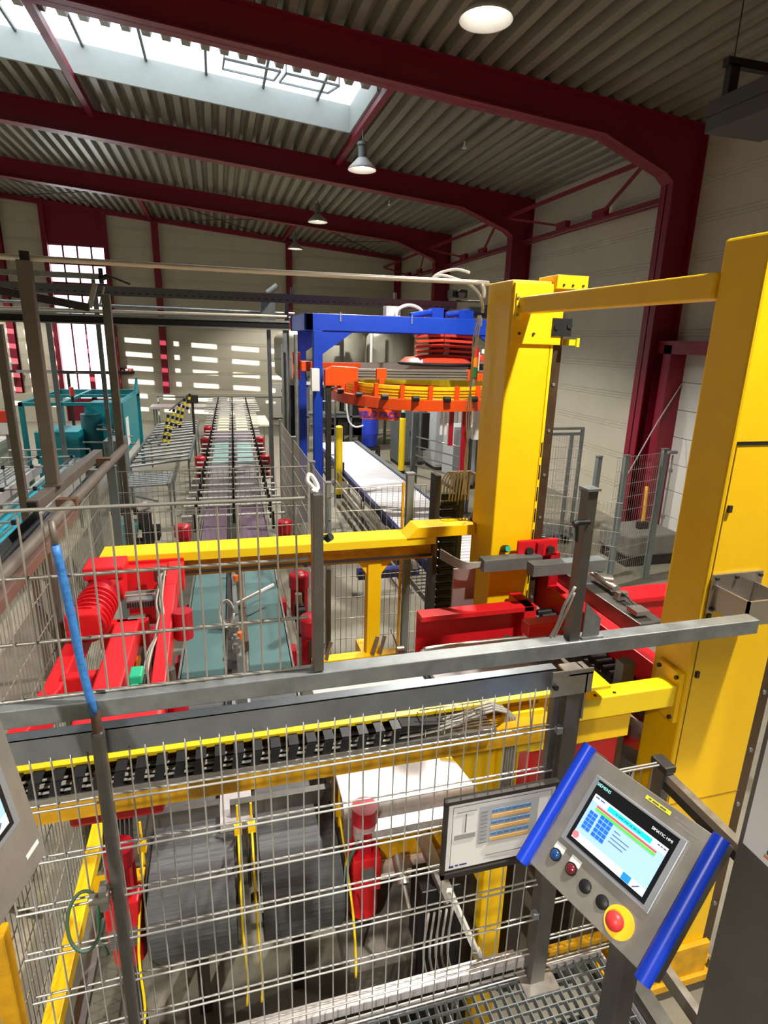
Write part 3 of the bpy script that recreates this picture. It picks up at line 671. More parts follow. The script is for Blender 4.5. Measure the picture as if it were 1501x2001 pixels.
# ================================================================== FENCES
def mesh_panel(mb, p, q, z0, z1, pv=0.05, ph=0.2, rv=0.0025, rh=0.0035, off=0.0, zs=None, double=False):
    p = Vector((p[0], p[1], 0)); q = Vector((q[0], q[1], 0)); d = (q-p); L = d.length; d /= L; nrm = Vector((-d.y, d.x, 0))
    s = off
    while s < L:
        a = p+d*s; mb.cyl(a+Vector((0, 0, z0)), a+Vector((0, 0, z1)), rv, n=5, caps=False); s += pv
    zz = zs if zs else []
    if not zs:
        z = z1
        while z > z0-0.01: zz.append(z); z -= ph
    for z in zz:
        for o_ in ((-1, 1) if double else (1,)):
            k = nrm*(rv+rh)*o_+Vector((0, 0, z)); mb.cyl(p+k, q+k, rh, n=6, caps=True)
    return mb
def fence_panel(name, label, p, q, z0, z1, m=WIRE, group=None, frame=None, **kw):
    t = thing(name, label, 'fence', ((p[0]+q[0])/2, (p[1]+q[1])/2, z0), 0, group)
    mesh_panel(MB(), p, q, z0, z1, **kw).build('wire_mesh', m, t)
    return t
def post(label, x, y, top, wd=0.04, dp=0.06, m=GPNT, cap=GALV, z0=0.0, group='grey fence posts'):
    t = thing('fence_post', label, 'post', (x, y, z0), 0, group)
    MB().box(x-wd/2, x+wd/2, y-dp/2, y+dp/2, z0, top).build('post', m, t, bevel=.002)
    MB().box(x-wd/2-.008, x+wd/2+.008, y-dp/2-.006, y+dp/2+.006, top, top+.012).build('cap', cap, t)
    if z0 < 0.05: MB().box(x-.06, x+.06, y-.06, y+.06, z0, z0+.01).build('foot_plate', m, t)
    return t
FY = 1.5
# upper foreground panel
fence_panel('mesh_fence', 'upper wire mesh panel in front of the belts, nearest the viewer', (-1.35, FY), (0.212, FY), 2.60, 3.085, rv=.0028, rh=.0048, zs=[3.095, 2.924, 2.750, 2.592], off=.03)
t = thing('fence_post', 'dark square steel post at the right end of the upper mesh panel', 'post', (0.236, FY, 2.59), 0)
MB().box(0.222, 0.249, FY-.025, FY+.025, 2.592, 3.11).build('post', STD, t, bevel=.002)
MB().tube([(0.235, FY, 3.11), (0.225, FY+.01, 3.125), (0.212, FY+.015, 3.14), (0.218, FY+.02, 3.155), (0.23, FY+.02, 3.145), (0.24, FY+.01, 3.12), (0.222, FY, 3.115)], .006).build('wire_tie', WHT, t)
MB().cyl((0.25, FY, 2.985), (0.262, FY, 2.985), .008, n=8).cyl((0.262, FY, 2.98), (0.272, FY-.01, 2.99), .011, n=8).cyl((0.20, FY-.03, 2.92), (0.20, FY-.02, 2.92), .006, n=6).build('clamp', BLK, t)
tag(MB().box(-1.4, 1.80, FY-.028, FY+.028, 2.535, 2.588).build('square_rail', GALV, bevel=.003), 'long galvanised square rail running across to the near yellow column', 'rail')
MB().box(2.05, 2.27, 1.74, 1.75, 2.41, 2.51).box(2.05, 2.06, 1.74, 1.925, 2.41, 2.51).box(2.26, 2.27, 1.74, 1.925, 2.41, 2.51).box(2.05, 2.27, 1.74, 1.925, 2.40, 2.41).box(2.03, 2.30, 1.915, 1.929, 2.38, 2.56).build('rail_bracket', STL, colN)
mb = MB()
for x, z in ((2.045, 2.545), (2.15, 2.545), (2.28, 2.545), (2.045, 2.40)): mb.cyl((x, 1.902, z), (x, 1.916, z), .008, n=6)
mb.build('bolt', DARK, colN)
# upright on the rail near the right
t = thing('rail_post', 'dark square upright standing on the long rail before the red fork', 'post', (1.06, FY, 2.59))
MB().box(1.045, 1.080, FY-.02, FY+.02, 2.588, 3.085).build('post', STD, t, bevel=.002)
MB().box(1.04, 1.085, FY-.025, FY+.025, 3.085, 3.092).build('cap', GALV, t)
MB().cyl((1.025, FY-.01, 2.985), (1.06, FY-.025, 2.99), .008, n=10).cyl((1.015, FY-.01, 2.98), (1.028, FY-.01, 2.985), .012, n=10).cyl((1.02, FY-.02, 2.98), (1.025, FY-.02, 2.93), .006, n=6).build('cable_gland', BLK, t)
MB().prism([(1.09, FY-.02, 2.60), (1.15, FY-.02, 2.60), (1.15, FY-.02, 2.66), (1.09, FY-.02, 2.72)], (0, .006, 0)).box(1.09, 1.17, FY-.02, FY+.02, 2.588, 2.594).build('foot_bracket', GALV, t)
MB().tube([(1.04, FY-.02, 2.78), (1.01, FY-.02, 2.72), (1.0, FY-.01, 2.65), (0.985, FY, 2.60)], .005).tube([(1.04, FY-.02, 2.76), (1.02, FY-.02, 2.70), (1.01, FY-.01, 2.65), (1.0, FY, 2.60)], .004).build('cable', CABL, t)
# sheet beam and lower mesh panel
tag(MB().box(-1.4, 1.02, FY-.004, FY+.004, 2.408, 2.484).box(-1.4, 1.02, FY-.004, FY+.03, 2.480, 2.486).build('sheet_rail', mat('zinc_sheet', (150, 156, 162), .38, .7, noise=.2, scale=5), None), 'wide flat zinc sheet rail along the top of the lower mesh', 'rail')
mb = MB(); xs = -0.62; random.seed(3)
while xs < 1.03:
    dx = random.uniform(-.006, .006)
    mb.tube([(xs+dx, FY-.004, 2.42), (xs+dx*.3, FY-.004, 2.1), (xs-dx*.5, FY-.004, 1.6), (xs, FY-.004, 1.13)], .0026, 5); xs += 0.0475
xs = 0.665
mb.tube([(0.80, FY-.004, 2.40), (0.82, FY-.004, 2.26)], .0026, 5); mb.tube([(0.93, FY-.004, 2.41), (0.95, FY-.004, 2.26)], .0026, 5)
zs = [2.263, 2.094, 1.926, 1.76, 1.59, 1.42, 1.25, 1.14]
for z in zs:
    for o_ in (-.0065, .0065): mb.cyl((-0.62, FY-.004+o_, z+o_*.6), (1.045, FY-.004+o_, z+o_*.6), .0036, n=6)
t = thing('mesh_fence', 'large lower wire mesh panel across the foreground with the paper sign', 'fence', (0.2, FY, 1.12))
mb.build('wire_mesh', mat('bright_wire', (196, 194, 190), .36, .6), t)
mb = MB()
for z in (2.26, 2.03, 1.80, 1.45): mb.box(1.035, 1.06, FY-.03, FY-.005, z-.012, z+.012)
mb.build('clip', GALV, t)
t = thing('gate_post', 'broad dark steel post at the right end of the lower mesh', 'post', (1.10, FY, 1.1))
MB().box(1.055, 1.115, FY-.03, FY+.03, 1.10, 2.44).box(1.02, 1.045, FY-.01, FY+.02, 1.7, 2.42).build('post', STD, t, bevel=.002)
MB().box(0.99, 1.14, FY-.034, FY-.028, 2.40, 2.49).box(1.05, 1.14, FY-.034, FY+.034, 2.47, 2.476).box(1.115, 1.121, FY-.034, FY+.034, 2.30, 2.476).build('top_bracket', STL, t)
MB().box(1.02, 1.16, FY-.07, FY+.05, 1.10, 1.108).build('foot_plate', STL, t)
MB().cyl((1.00, FY-.045, 2.44), (1.00, FY-.03, 2.44), .01, n=8).build('bolt', BLK, t)
t = thing('fence_post', 'round grey post rising at left between the mesh and the blue taped pole', 'post', (-0.35, FY-.03, 1.1), 0)
MB().box(-0.366, -0.334, FY-.046, FY-.014, 1.1, 2.50).build('post', STD, t, bevel=.008)
MB().cyl((-0.35, FY-.03, 2.49), (-0.35, FY-.03, 2.56), .013, n=12).build('weld_collar', mat('rusty_weld', (110, 84, 72), .5, .4, noise=.4, scale=20), t)
t = thing('taped_pole', 'pole wrapped in blue tape standing on the railing at left', 'pole', (-0.36, FY-.03, 2.56))
MB().tube([(-0.352, FY-.035, 2.555), (-0.368, FY-.03, 2.7), (-0.38, FY-.02, 2.85), (-0.395, FY-.01, 3.01)], .0105, 12).build('tape_wrap', TAPE, t)
MB().tube([(-0.395, FY-.01, 3.0), (-0.398, FY-.005, 3.07)], .008, 10).build('pole', BRN, t)
t = thing('latch', 'small latch with a loop of green wire on the left post', 'latch', (-0.42, FY-.04, 1.9))
MB().cyl((-0.42, FY-.05, 1.97), (-0.37, FY-.05, 1.97), .016, n=12).box(-0.395, -0.375, FY-.06, FY-.02, 1.93, 2.0).build('body', STL, t)
pts = [(-0.44+.045*cos(a/10*2*PI), FY-.05+.03*sin(a/10*2*PI), 1.90+.075*sin(a/10*2*PI)) for a in range(11)]
MB().tube(pts, .005).build('wire_loop', mat('dark_green_wire', (60, 84, 66), .5), t)
# bottom rails and ledge under the mesh
t = thing('bottom_rail', 'worn double steel rail along the foot of the foreground mesh', 'rail', (0.2, 1.52, 0.98))
MB().box(-1.2, 1.06, 1.53, 1.57, 1.12, 1.16).box(-1.2, 1.06, 1.59, 1.62, 1.06, 1.10).build('rail', SHEET, t, bevel=.003)
MB().box(-1.2, 1.06, 1.57, 1.60, 0.98, 1.06).build('channel', DARK, t)
# paper sign in holder
t = thing('sign_holder', 'framed paper sheet with blue and orange table hung on the mesh', 'sign', (0.85, 1.46, 1.76))
SY = 1.462
MB().box(0.643, 1.055, SY-.003, SY+.012, 1.755, 2.072).build('backing', DARK, t)
MB().box(0.655, 1.045, SY-.006, SY-.003, 1.785, 2.055).build('paper', PAPER, t)
MB().box(0.640, 1.058, SY-.012, SY-.003, 2.058, 2.072).box(0.640, 0.652, SY-.012, SY-.003, 1.755, 2.06).box(1.047, 1.058, SY-.012, SY-.003, 1.755, 2.06).box(0.64, 1.058, SY-.012, SY-.003, 1.755, 1.775).build('frame', DARK, t)
MB().box(0.765, 0.985, SY-.0075, SY-.006, 1.872, 2.025).build('table_field', mat('print_grey', (172, 174, 176), .6), t)
mb = MB(); mb2 = MB(); mb3 = MB(); mb4 = MB()
for r in range(3):
    for c in range(6): mb.box(0.812+c*.0245, 0.832+c*.0245, SY-.009, SY-.0075, 1.994-r*.047, 2.006-r*.047)
    mb2.box(0.810, 0.955, SY-.009, SY-.0075, 1.972-r*.047, 1.985-r*.047)
for r in range(9): mb3.box(0.772, 0.797, SY-.009, SY-.0075, 2.004-r*.0158, 2.006-r*.0158)
mb3.box(0.685, 0.755, SY-.009, SY-.0075, 2.018, 2.020).box(0.716, 0.719, SY-.009, SY-.0075, 1.935, 2.010).box(0.80, 0.97, SY-.009, SY-.0075, 1.818, 1.820).box(0.67, 1.03, SY-.009, SY-.0075, 2.043, 2.044).box(0.67, 0.671, SY-.009, SY-.0075, 1.80, 2.043).box(1.03, 1.031, SY-.009, SY-.0075, 1.80, 2.043)
mb4.box(0.680, 0.755, SY-.009, SY-.0075, 1.910, 1.930)
mb.build('blue_cells', mat('print_blue', (84, 128, 176), .6), t); mb2.build('orange_bars', mat('print_orange', (226, 176, 104), .6), t)
mb3.build('printed_lines', mat('print_dark', (96, 98, 100), .6), t); mb4.build('grey_diagram', mat('print_midgrey', (150, 150, 150), .6), t)
print_lines('logo_text', (0, SY-.0076, 0), Vector((1, 0, 0)), Vector((0, 0, 1)), Vector((0, -1, 0)), [(.69, .735, 1.801)], .006, mat('print_navy', (48, 56, 120), .6), t)
MB().box(0.668, 0.684, SY-.009, SY-.0075, 1.796, 1.804).build('logo_mark', mat('print_navy', (48, 56, 120), .6), t)
MB().box(1.006, 1.018, SY-.009, SY-.0075, 1.800, 1.814).build('red_stamp', mat('print_wine', (120, 40, 56), .6), t)
# grating platform
t = thing('platform_grating', 'galvanised open grating of the operator platform at bottom right', 'grating', (0.9, 0.9, 1.05))
mb = MB(); x = -0.9
while x < 1.40: mb.box(x, x+.004, -0.6, 1.52, 1.068, 1.10); x += 0.0375
mb.build('bearing_bars', GALD, t)
mb = MB(); y = -0.6
while y < 1.52: mb.box(-0.9, 1.40, y, y+.004, 1.085, 1.1005); y += 0.0375
mb.build('cross_bars', GALV, t)
MB().box(-0.9, 1.40, 1.52, 1.527, 1.06, 1.105).box(1.40, 1.407, -0.6, 1.527, 1.06, 1.105).build('edge_band', SHEET, t)
t = thing('platform_beams', 'dark steel beams carrying the grating platform', 'frame', (0.4, 0.9, 0.0))
MB().box(-0.9, 1.22, 1.25, 1.35, 0.90, 1.068).box(-0.9, 1.22, 0.6, 0.68, 0.90, 1.068).box(-0.9, 1.22, -.55, -.45, 0.90, 1.068).build('beam', DARK, t)
mb = MB()
for x in (-.85, 1.1):
    for y in (1.26, -.54): mb.box(x, x+.1, y, y+.09, 0, .9)
mb.build('leg', DARK, t)
# railing on the right side of the platform and small mesh beside the gate post
t = thing('side_railing', 'narrow steel side railing running beside the operator panel', 'railing', (1.53, 1.3, 1.1))
MB().box(1.505, 1.545, 1.47, 1.53, 1.15, 2.0).build('post', STD, t, bevel=.003)
MB().box(1.50, 1.55, 1.46, 1.54, 2.0, 2.03).build('post_cap', DARK, t, bevel=.006)
MB().box(1.515, 1.545, -.4, 1.47, 1.965, 1.995).build('top_rail', STL, t)
MB().box(1.515, 1.518, -.4, 1.47, 1.93, 1.965).build('rail_lip', DARK, t)
MB().box(1.515, 1.545, -.4, 1.47, 1.22, 1.25).box(1.515, 1.518, -.4, 1.47, 1.19, 1.22).build('lower_rail', STL, t)
MB().box(1.41, 1.47, -.4, 1.48, 1.0, 1.16).build('kick_rail', STD, t)
MB().box(1.42, 1.45, 1.40, 1.44, 0.0, 1.0).box(1.505, 1.545, 1.47, 1.53, 0, 1.15).build('support', DARK, t)
fence_panel('mesh_fence', 'short low mesh panel half hidden by the operator panel', (1.13, 1.5), (1.50, 1.5), 1.16, 2.02, rv=.0026, rh=.004, double=True, zs=[2.02, 1.85, 1.66, 1.47, 1.29, 1.16])
tag(MB().box(1.12, 1.50, 1.53, 1.56, 1.10, 1.16).build('hazard_strip', YELD), 'worn black and yellow strip behind the short mesh', 'strip')

# ------------------------------------------------------------------ enclosure fences round the palletiser
AX = 0.86
fence_panel('mesh_fence', 'long side mesh fence right of the twin belts', (AX, 4.85), (AX, 8.9), 0.12, 2.3, pv=.05)
for y, lb in ((4.85, 'nearest post of the side fence right of the belts'), (5.75, 'post where the side fence meets the cross fence'), (7.3, 'third post of the side fence right of the belts'), (8.9, 'last post at the far end of the side fence right of the belts')):
    post(lb, AX, y, 2.32)
fence_panel('mesh_fence', 'cross mesh fence spanning above the twin belts behind the rear beam', (-0.95, 5.75), (0.83, 5.75), 1.45, 2.28)
post('grey post left of the cross fence', -0.98, 5.75, 2.33, .07, .05)
post('grey post of the left fence beside its corner', -1.12, 5.6, 2.33, .08, .05)
fence_panel('mesh_fence', 'long left mesh fence under the brown tubes', (-1.0, 1.6), (-1.0, 5.6), 0.12, 2.3)
post('tall dark post on the left fence at mid distance', -1.0, 3.6, 2.36, .05, .07, m=STD)
t = thing('fence_brace', 'thin diagonal braces and rail behind the left mesh fence', 'brace', (-1.06, 4.0, 0.1))
mb = MB()
for y0 in (1.7, 2.6, 3.5, 4.3): mb.bar((-1.06, y0, 2.0), (-1.06, y0+1.1, 0.5), .03, .02)
mb.build('brace', GALD, t)
fence_panel('mesh_fence', 'mesh panel between near post and far yellow column', (0.90, 4.72), (1.70, 4.72), 0.12, 2.30)
post('grey and yellow post in front of the roller conveyor', 1.53, 4.66, 2.42, .06, .06)
tag(MB().box(1.46, 1.48, 4.64, 4.66, 0.0, 2.35).build('yellow_strip', YELD), 'narrow yellow strip on the post in front of the roller conveyor', 'strip')
# brown tubes on top of the left fence
t = thing('brown_tube', 'upper brown square tube carrying the left uprights', 'tube', (-1.05, 3.8, 2.45), 0, 'brown tubes over the left fence')
MB().bar((-1.10, 3.8, 2.50), (-1.03, 5.5, 2.50), .07, .07).build('tube', BRN, t, bevel=.004)
MB().obox((-1.103, 3.795, 2.50), (1, 0, 0), (0, 1, 0), (0, 0, 1), .025, .004, .025).build('open_end', BLR, t)
t = thing('brown_tube', 'lower brown tube running beside the upper one to its round end', 'tube', (-0.95, 3.8, 2.4), 0, 'brown tubes over the left fence')
MB().cyl((-1.05, 1.7, 2.40), (-0.89, 6.0, 2.46), .036, n=16).build('tube', BRN, t)
t = thing('brown_tube', 'long brown rail on top of the left mesh fence', 'tube', (-0.97, 2.8, 2.35), 0, 'brown tubes over the left fence')
MB().bar((-0.98, 1.5, 2.36), (-0.96, 4.1, 2.37), .06, .06).build('tube', mat('red_brown_tube', (118, 92, 84), .5, .3, noise=.15), t, bevel=.004)
t = thing('brown_bracket', 'short bracket joining the two brown tubes', 'bracket', (-1.0, 5.2, 2.45))
MB().box(-1.06, -0.90, 5.25, 5.33, 2.44, 2.50).box(-1.04, -.92, 4.05, 4.12, 2.40, 2.47).build('bracket', mat('rust_bracket', (110, 82, 60), .6, .3, noise=.3), t)
t = thing('cable_tray', 'slotted cable tray below the brown tubes at left', 'tray', (-1.15, 3.5, 2.2))
mb = MB().box(-1.30, -1.15, 2.2, 4.6, 2.20, 2.212).box(-1.302, -1.296, 2.2, 4.6, 2.20, 2.28).box(-1.154, -1.148, 2.2, 4.6, 2.20, 2.28)
mb.build('tray', GALD, t)
MB().tube([(-1.24, 2.2, 2.23), (-1.23, 3.0, 2.235), (-1.25, 3.8, 2.23), (-1.24, 4.6, 2.23)], .02).tube([(-1.2, 2.2, 2.23), (-1.2, 3.2, 2.23), (-1.21, 4.6, 2.23)], .016).build('cable', BLK, t)
MB().tube([(-1.05, 2.2, 2.30), (-1.06, 3.0, 2.30), (-1.08, 3.8, 2.32)], .02).build('pale_pipe', WHT, t)
# tall uprights and the long overhead tubes
def upright(label, x, y, z0, z1, wd, m=BRN):
    t = thing('tall_upright', label, 'post', (x, y, z0), 0, 'tall uprights at left')
    MB().box(x-wd/2, x+wd/2, y-wd/2, y+wd/2, z0, z1).build('post', m, t, bevel=.006)
    MB().box(x-wd/2-.02, x+wd/2+.02, y-wd/2-.02, y+wd/2+.02, z0, z0+.01).build('foot_plate', m, t)
    return t
upright('tall grey upright standing on the upper brown tube', -1.075, 4.2, 2.535, 3.90, .075)
upright('tall dark upright at the far end of the brown tubes', -0.93, 6.05, 0.0, 3.83, .07, STD)
upright('pale upright at the far left edge of the photo', -1.86, 6.2, 0.0, 3.55, .07)
t = thing('overhead_pipe', 'long bright thin pipe from the left edge to the far yellow column', 'pipe', (0, 4.3, 3.9))
MB().tube([(-2.6, 4.25, 3.915), (-1.08, 4.27, 3.92), (0.4, 4.30, 3.92), (1.85, 4.30, 3.925), (1.90, 4.30, 3.915), (1.925, 4.30, 3.88), (1.93, 4.30, 3.82)], .017, 12).build('pipe', mat('bright_pipe', (214, 206, 192), .35, .3), t)
MB().cyl((-1.08, 4.245, 3.885), (-1.08, 4.245, 3.955), .028, n=12).build('clamp', BLK, t)
t = thing('overhead_pipe', 'second thin bright pipe lower across the far hall', 'pipe', (0, 8.3, 3.7))
MB().cyl((-3.5, 8.3, 3.745), (0.92, 8.3, 3.77), .018, n=10).build('pipe', mat('bright_pipe', (214, 206, 192), .35, .3), t)
t = thing('cable_ladder', 'broad grey perforated cable tray crossing the hall high up', 'tray', (0.5, 11.0, 4.1))
MB().box(-5.5, 4.4, 11.0, 11.35, 4.13, 4.14).box(-5.5, 4.4, 10.99, 11.0, 4.10, 4.23).box(-5.5, 4.4, 11.35, 11.36, 4.10, 4.23).build('tray', mat('tray_grey', (104, 108, 110), .6, .2), t)
mb = MB(); x = -5.4
while x < 4.3: mb.box(x, x+.05, 10.985, 10.99, 4.12, 4.135); x += .12
mb.build('slots', DARK, t)
MB().cyl((-5.5, 11.1, 4.17), (4.3, 11.1, 4.17), .03, n=8).cyl((-5.5, 11.22, 4.17), (4.3, 11.22, 4.17), .035, n=8).build('cable', BLK, t)
mb = MB()
for x in (-1.9, 1.30, 3.2): mb.box(x, x+.05, 11.1, 11.15, 4.14, 4.35)
for x in (-4.5, -1.95, 1.22): mb.box(x, x+.07, 11.37, 11.44, 0, 4.12)
mb.build('support_post', GALD, t)
t = thing('busbar_rail', 'dark flat busbar rail under the perforated tray', 'rail', (-1.0, 9.6, 3.6))
MB().box(-4.0, 1.1, 9.6, 9.75, 3.63, 3.73).build('rail', BLR, t)
MB().box(-4.0, 1.1, 9.58, 9.60, 3.72, 3.75).box(-4, 1.1, 9.58, 9.60, 3.61, 3.63).build('edge', GALV, t)
MB().box(-1.5, -1.44, 9.62, 9.68, 0.0, 3.63).box(-3.3, -3.24, 9.62, 9.68, 0.0, 3.63).box(1.0, 1.06, 9.62, 9.68, 0, 3.63).build('support_post', GALD, t)
t = thing('swing_arm', 'dark swing arm with cylinder hanging by the tall window', 'arm', (-2.4, 8.0, 3.7))
MB().bar((-2.9, 8.0, 4.02), (-1.42, 8.0, 3.78), .09, .09).build('arm', DARK, t, bevel=.006)
MB().bar((-1.42, 8.0, 3.78), (-1.33, 8.0, 4.05), .05, .05).cyl((-1.30, 8.0, 3.82), (-1.24, 8.0, 4.02), .012).build('link', STL, t)
MB().cyl((-1.28, 8.0, 4.10), (-1.18, 8.0, 4.14), .03, n=10).cyl((-1.26, 8.0, 4.05), (-1.26, 8.0, 4.22), .025, n=10).cyl((-1.2, 8.0, 4.15), (-0.95, 8.0, 4.06), .012).build('valve', BLK, t)
MB().box(-3.6, -1.25, 8.0, 8.05, 4.10, 4.16).box(-3.0, -2.93, 8.0, 8.04, 3.85, 4.3).box(-3.6, -2.2, 8.0, 8.04, 4.26, 4.32).build('frame', GALV, t)
t = thing('pipe_group', 'two parallel thin grey pipes below the perforated tray', 'pipe', (-1, 13.0, 3.9))
MB().cyl((-4.5, 13, 4.02), (1.6, 13, 3.98), .03, n=8).cyl((-4.5, 13, 3.86), (1.6, 13, 3.90), .03, n=8).build('pipe', GALV, t)
MB().box(-0.05, 0.15, 12.9, 13.1, 3.68, 3.75).box(0.9, 1.2, 12.95, 13.05, 3.7, 4.3).cyl((1.05, 12.9, 4.35), (1.25, 12.9, 4.5), .07, n=12).build('fixture', GALD, t)
MB().box(1.02, 1.10, 13.0, 13.08, 0, 3.75).box(-3.1, -3.02, 13.0, 13.08, 0, 3.9).build('support_post', GALD, t)

# ================================================================== TWIN BELT CONVEYOR LINE
CROT = -0.0225
def cx(y): return 0.03+0.0225*(y-4.0)
ZB = 1.10
def cseg(y0, y1, beltm, label, bars=(), motors=(), motor_sides=(-1, 1), ext=None, legs=True, mh=0.0, barw=0.64):
    L = y1-y0; t = thing('belt_conveyor', label, 'conveyor', (cx(y0), y0, 0), CROT, 'twin lane belt conveyor sections', local=True)
    for s in (-1, 1):
        a, b = (0.09, 0.40) if s > 0 else (-0.40, -0.09)
        mb = MB().box(a, b, 0.02, L-0.02, ZB-0.02, ZB).box(a, b, 0.06, L-0.06, ZB-0.16, ZB-0.145).cyl((a, 0.08, ZB-0.08), (b, 0.08, ZB-0.08), .075, n=20).cyl((a, L-0.08, ZB-0.08), (b, L-0.08, ZB-0.08), .075, n=20)
        mb.build('belt', beltm, t)
        for e in (a-0.02, b+0.006):
            MB().box(e, e+0.014, 0.0, L, ZB-0.13, ZB+0.015).build('side_rail', STL, t)
        for y in (0.05, L-0.05): MB().box(a-.02, b+.02, y-.03, y+.03, ZB-.03, ZB-.022)
    MB().box(-.07, -.04, 0, L, ZB+.0, ZB+.05).build('centre_guide', DARK, t)
    if legs:
        for x in (-.42, .38):
            for y in (0.15, L-0.19): MB().box(x, x+.04, y, y+.04, 0, ZB-.13).build('leg', GALD, t)
        for y in (0.16, L-0.18): MB().box(-.40, .40, y, y+.025, .35, .38).build('cross_tie', GALD, t)
    for y in bars:
        y -= y0
        b = MB().cyl((-barw, y, ZB+.16), (barw, y, ZB+.16), .018, n=8)
        b.build('guide_bar', mat('bright_bar', (206, 204, 200), .4, .3), t)
    if bars:
        mb = MB()
        for y in bars:
            for x in (-.50, 0.0, .50): mb.box(x-.02, x+.02, y-y0-.02, y-y0+.02, ZB-.05 if abs(x) > .1 else ZB+.05, ZB+.185)
        mb.build('bar_clamp', BLK, t)
        mb = MB()
        for x in (-.44, -.05, .05, .44):
            mb.box(x-.006, x+.006, min(bars)-y0-.1, max(bars)-y0+.1, ZB+.035, ZB+.055)
        mb.build('product_guide', STL, t)
    for y in motors:
        for s in motor_sides:
            x = s*.60; y_ = y-y0
            mo = MB().cyl((x, y_, ZB-.22), (x, y_, ZB+.10), .085, n=24).cyl((x, y_, ZB+.08), (x, y_, ZB+.20), .098, n=24).lathe((x, y_, ZB+.20), [(.098, 0), (.09, .02), (.03, .035), (.001, .036)], 24).box(x-.13*s, x-.19*s, y_-.06, y_+.06, ZB-.2, ZB-.05)
            g = mo.build('gear_motor', MOTR, t)
            MB().box(x-.035, x+.035, y_-.10, y_-.085, ZB-.15, ZB+.05).build('nameplate', mat('black_steel_plate', (40, 36, 36), .4), g)
            MB().cyl((x-.12*s, y_, ZB-.1), (x-.20*s, y_, ZB-.1), .03, n=12).build('gear_shaft', STL, g)
    return t
cseg(2.92, 3.95, BELTG, 'nearest conveyor section, charcoal ribbed twin belts', bars=(), legs=True)
cseg(4.0, 6.5, BELTT, 'teal twin belt section under the rear yellow beam', motors=(4.4, 5.35), bars=(6.35,))
cseg(6.55, 8.6, BELTP, 'nearer purple twin belt section behind the rear beam', motors=(7.1,), bars=(7.65, 8.15, 8.55), barw=.66)
cseg(8.65, 11.75, BELTL, 'mauve grey twin belt section with many cross bars', bars=(8.9, 9.35, 9.8, 10.25, 10.7, 11.15, 11.6), motors=(11.4,))
cseg(11.8, 14.3, BELTC, 'pale aqua twin belt section before the far purple one', bars=(12.1, 12.55, 13.1, 13.6, 14.1), motors=(13.6,))
cseg(14.35, 15.9, BELTP, 'far short purple twin belt section', bars=(14.55, 15.0, 15.6), motors=(15.4,), motor_sides=(-1,))
cseg(15.95, 18.9, CREAM, 'cream coloured conveyor section near the far end', bars=(16.1, 16.6, 17.1, 17.7, 18.3, 18.8), barw=.7)
cseg(18.95, 23.6, SHEET, 'farthest pale conveyor section with close bars', bars=(19.2, 19.8, 20.4, 21.0, 21.6, 22.2, 22.8, 23.4), barw=.85)
t = thing('side_table', 'cream side table on thin legs beside the far conveyor', 'table', (1.0, 17.0, 0))
MB().box(0.82, 1.32, 16.4, 18.4, 1.16, 1.21).build('table_top', CREAM, t, bevel=.004)
for x in (0.86, 1.26):
    for y in (16.45, 18.3): MB().box(x, x+.03, y, y+.03, 0, 1.16).build('leg', GALD, t)
# small fittings between the near lanes
t = thing('photo_eye_rail', 'centre rail with sensors, coiled cable and clamps between the teal belts', 'sensor rail', (0.05, 4.0, 1.1))
MB().box(0.03, 0.07, 3.6, 6.4, 1.12, 1.17).box(0.02, .08, 3.4, 3.6, 1.0, 1.3).build('rail', GALD, t)
mb = MB()
for y in (4.15, 4.3, 4.5, 5.9): mb.cyl((0.03, y, 1.17), (0.03, y, 1.27), .018, n=10); mb.box(0.0, 0.06, y-.02, y+.02, 1.2, 1.24)
mb.build('clamp', STL, t)
mb = MB()
for j in range(5):
    r = .10-.008*j
    mb.tube([(-.0+.06*cos(a/14*2*PI)-.03, 4.75+r*.6*sin(a/14*2*PI)+.01*j, 1.24+r*sin(a/14*2*PI)) for a in range(15)], .009)
mb.build('coiled_cable', WHT, t)
mb = MB()
for y in (4.35, 5.55): mb.cyl((0.07, y, 1.2), (0.07, y, 1.26), .025, n=12)
mb.build('orange_cap', ORBK, t)
MB().bar((0.06, 4.85, 1.28), (0.40, 5.15, 1.30), .02, .02).build('guide_arm', WHT, t)
MB().box(-.06, .1, 3.3, 3.7, 1.08, 1.12).build('centre_plate', SHEET, t)
MB().box(0.10, .13, 4.3, 6.2, 1.12, 1.2).build('brown_strip', mat('brown_strip', (84, 62, 44), .6), t)
# side actuators
mb_ = 0
for (x, y, lb) in ((-.49, 4.25, 'black and steel actuator left of the teal belts'), (.60, 4.9, 'steel actuator right of the teal belts')):
    t = thing('belt_actuator', lb, 'actuator', (x, y, 1.0), 0, 'belt side actuators')
    MB().cyl((x, y, .95), (x, y, 1.3), .03, n=12).cyl((x, y-.2, 1.1), (x, y+.2, 1.12), .014, n=8).build('cylinder', STL, t)
    MB().box(x-.04, x+.04, y-.05, y+.05, 1.05, 1.2).box(x-.03, x+.03, y-.25, y-.18, 1.0, 1.25).build('block', BLK, t)
    MB().cyl((x, y+.1, 1.2), (x, y+.1, 1.26), .02, n=10).build('orange_cap', ORBK, t)
    MB().box(x-.02, x+.02, y-.02, y+.02, 0, .95).build('stand', GALD, t)

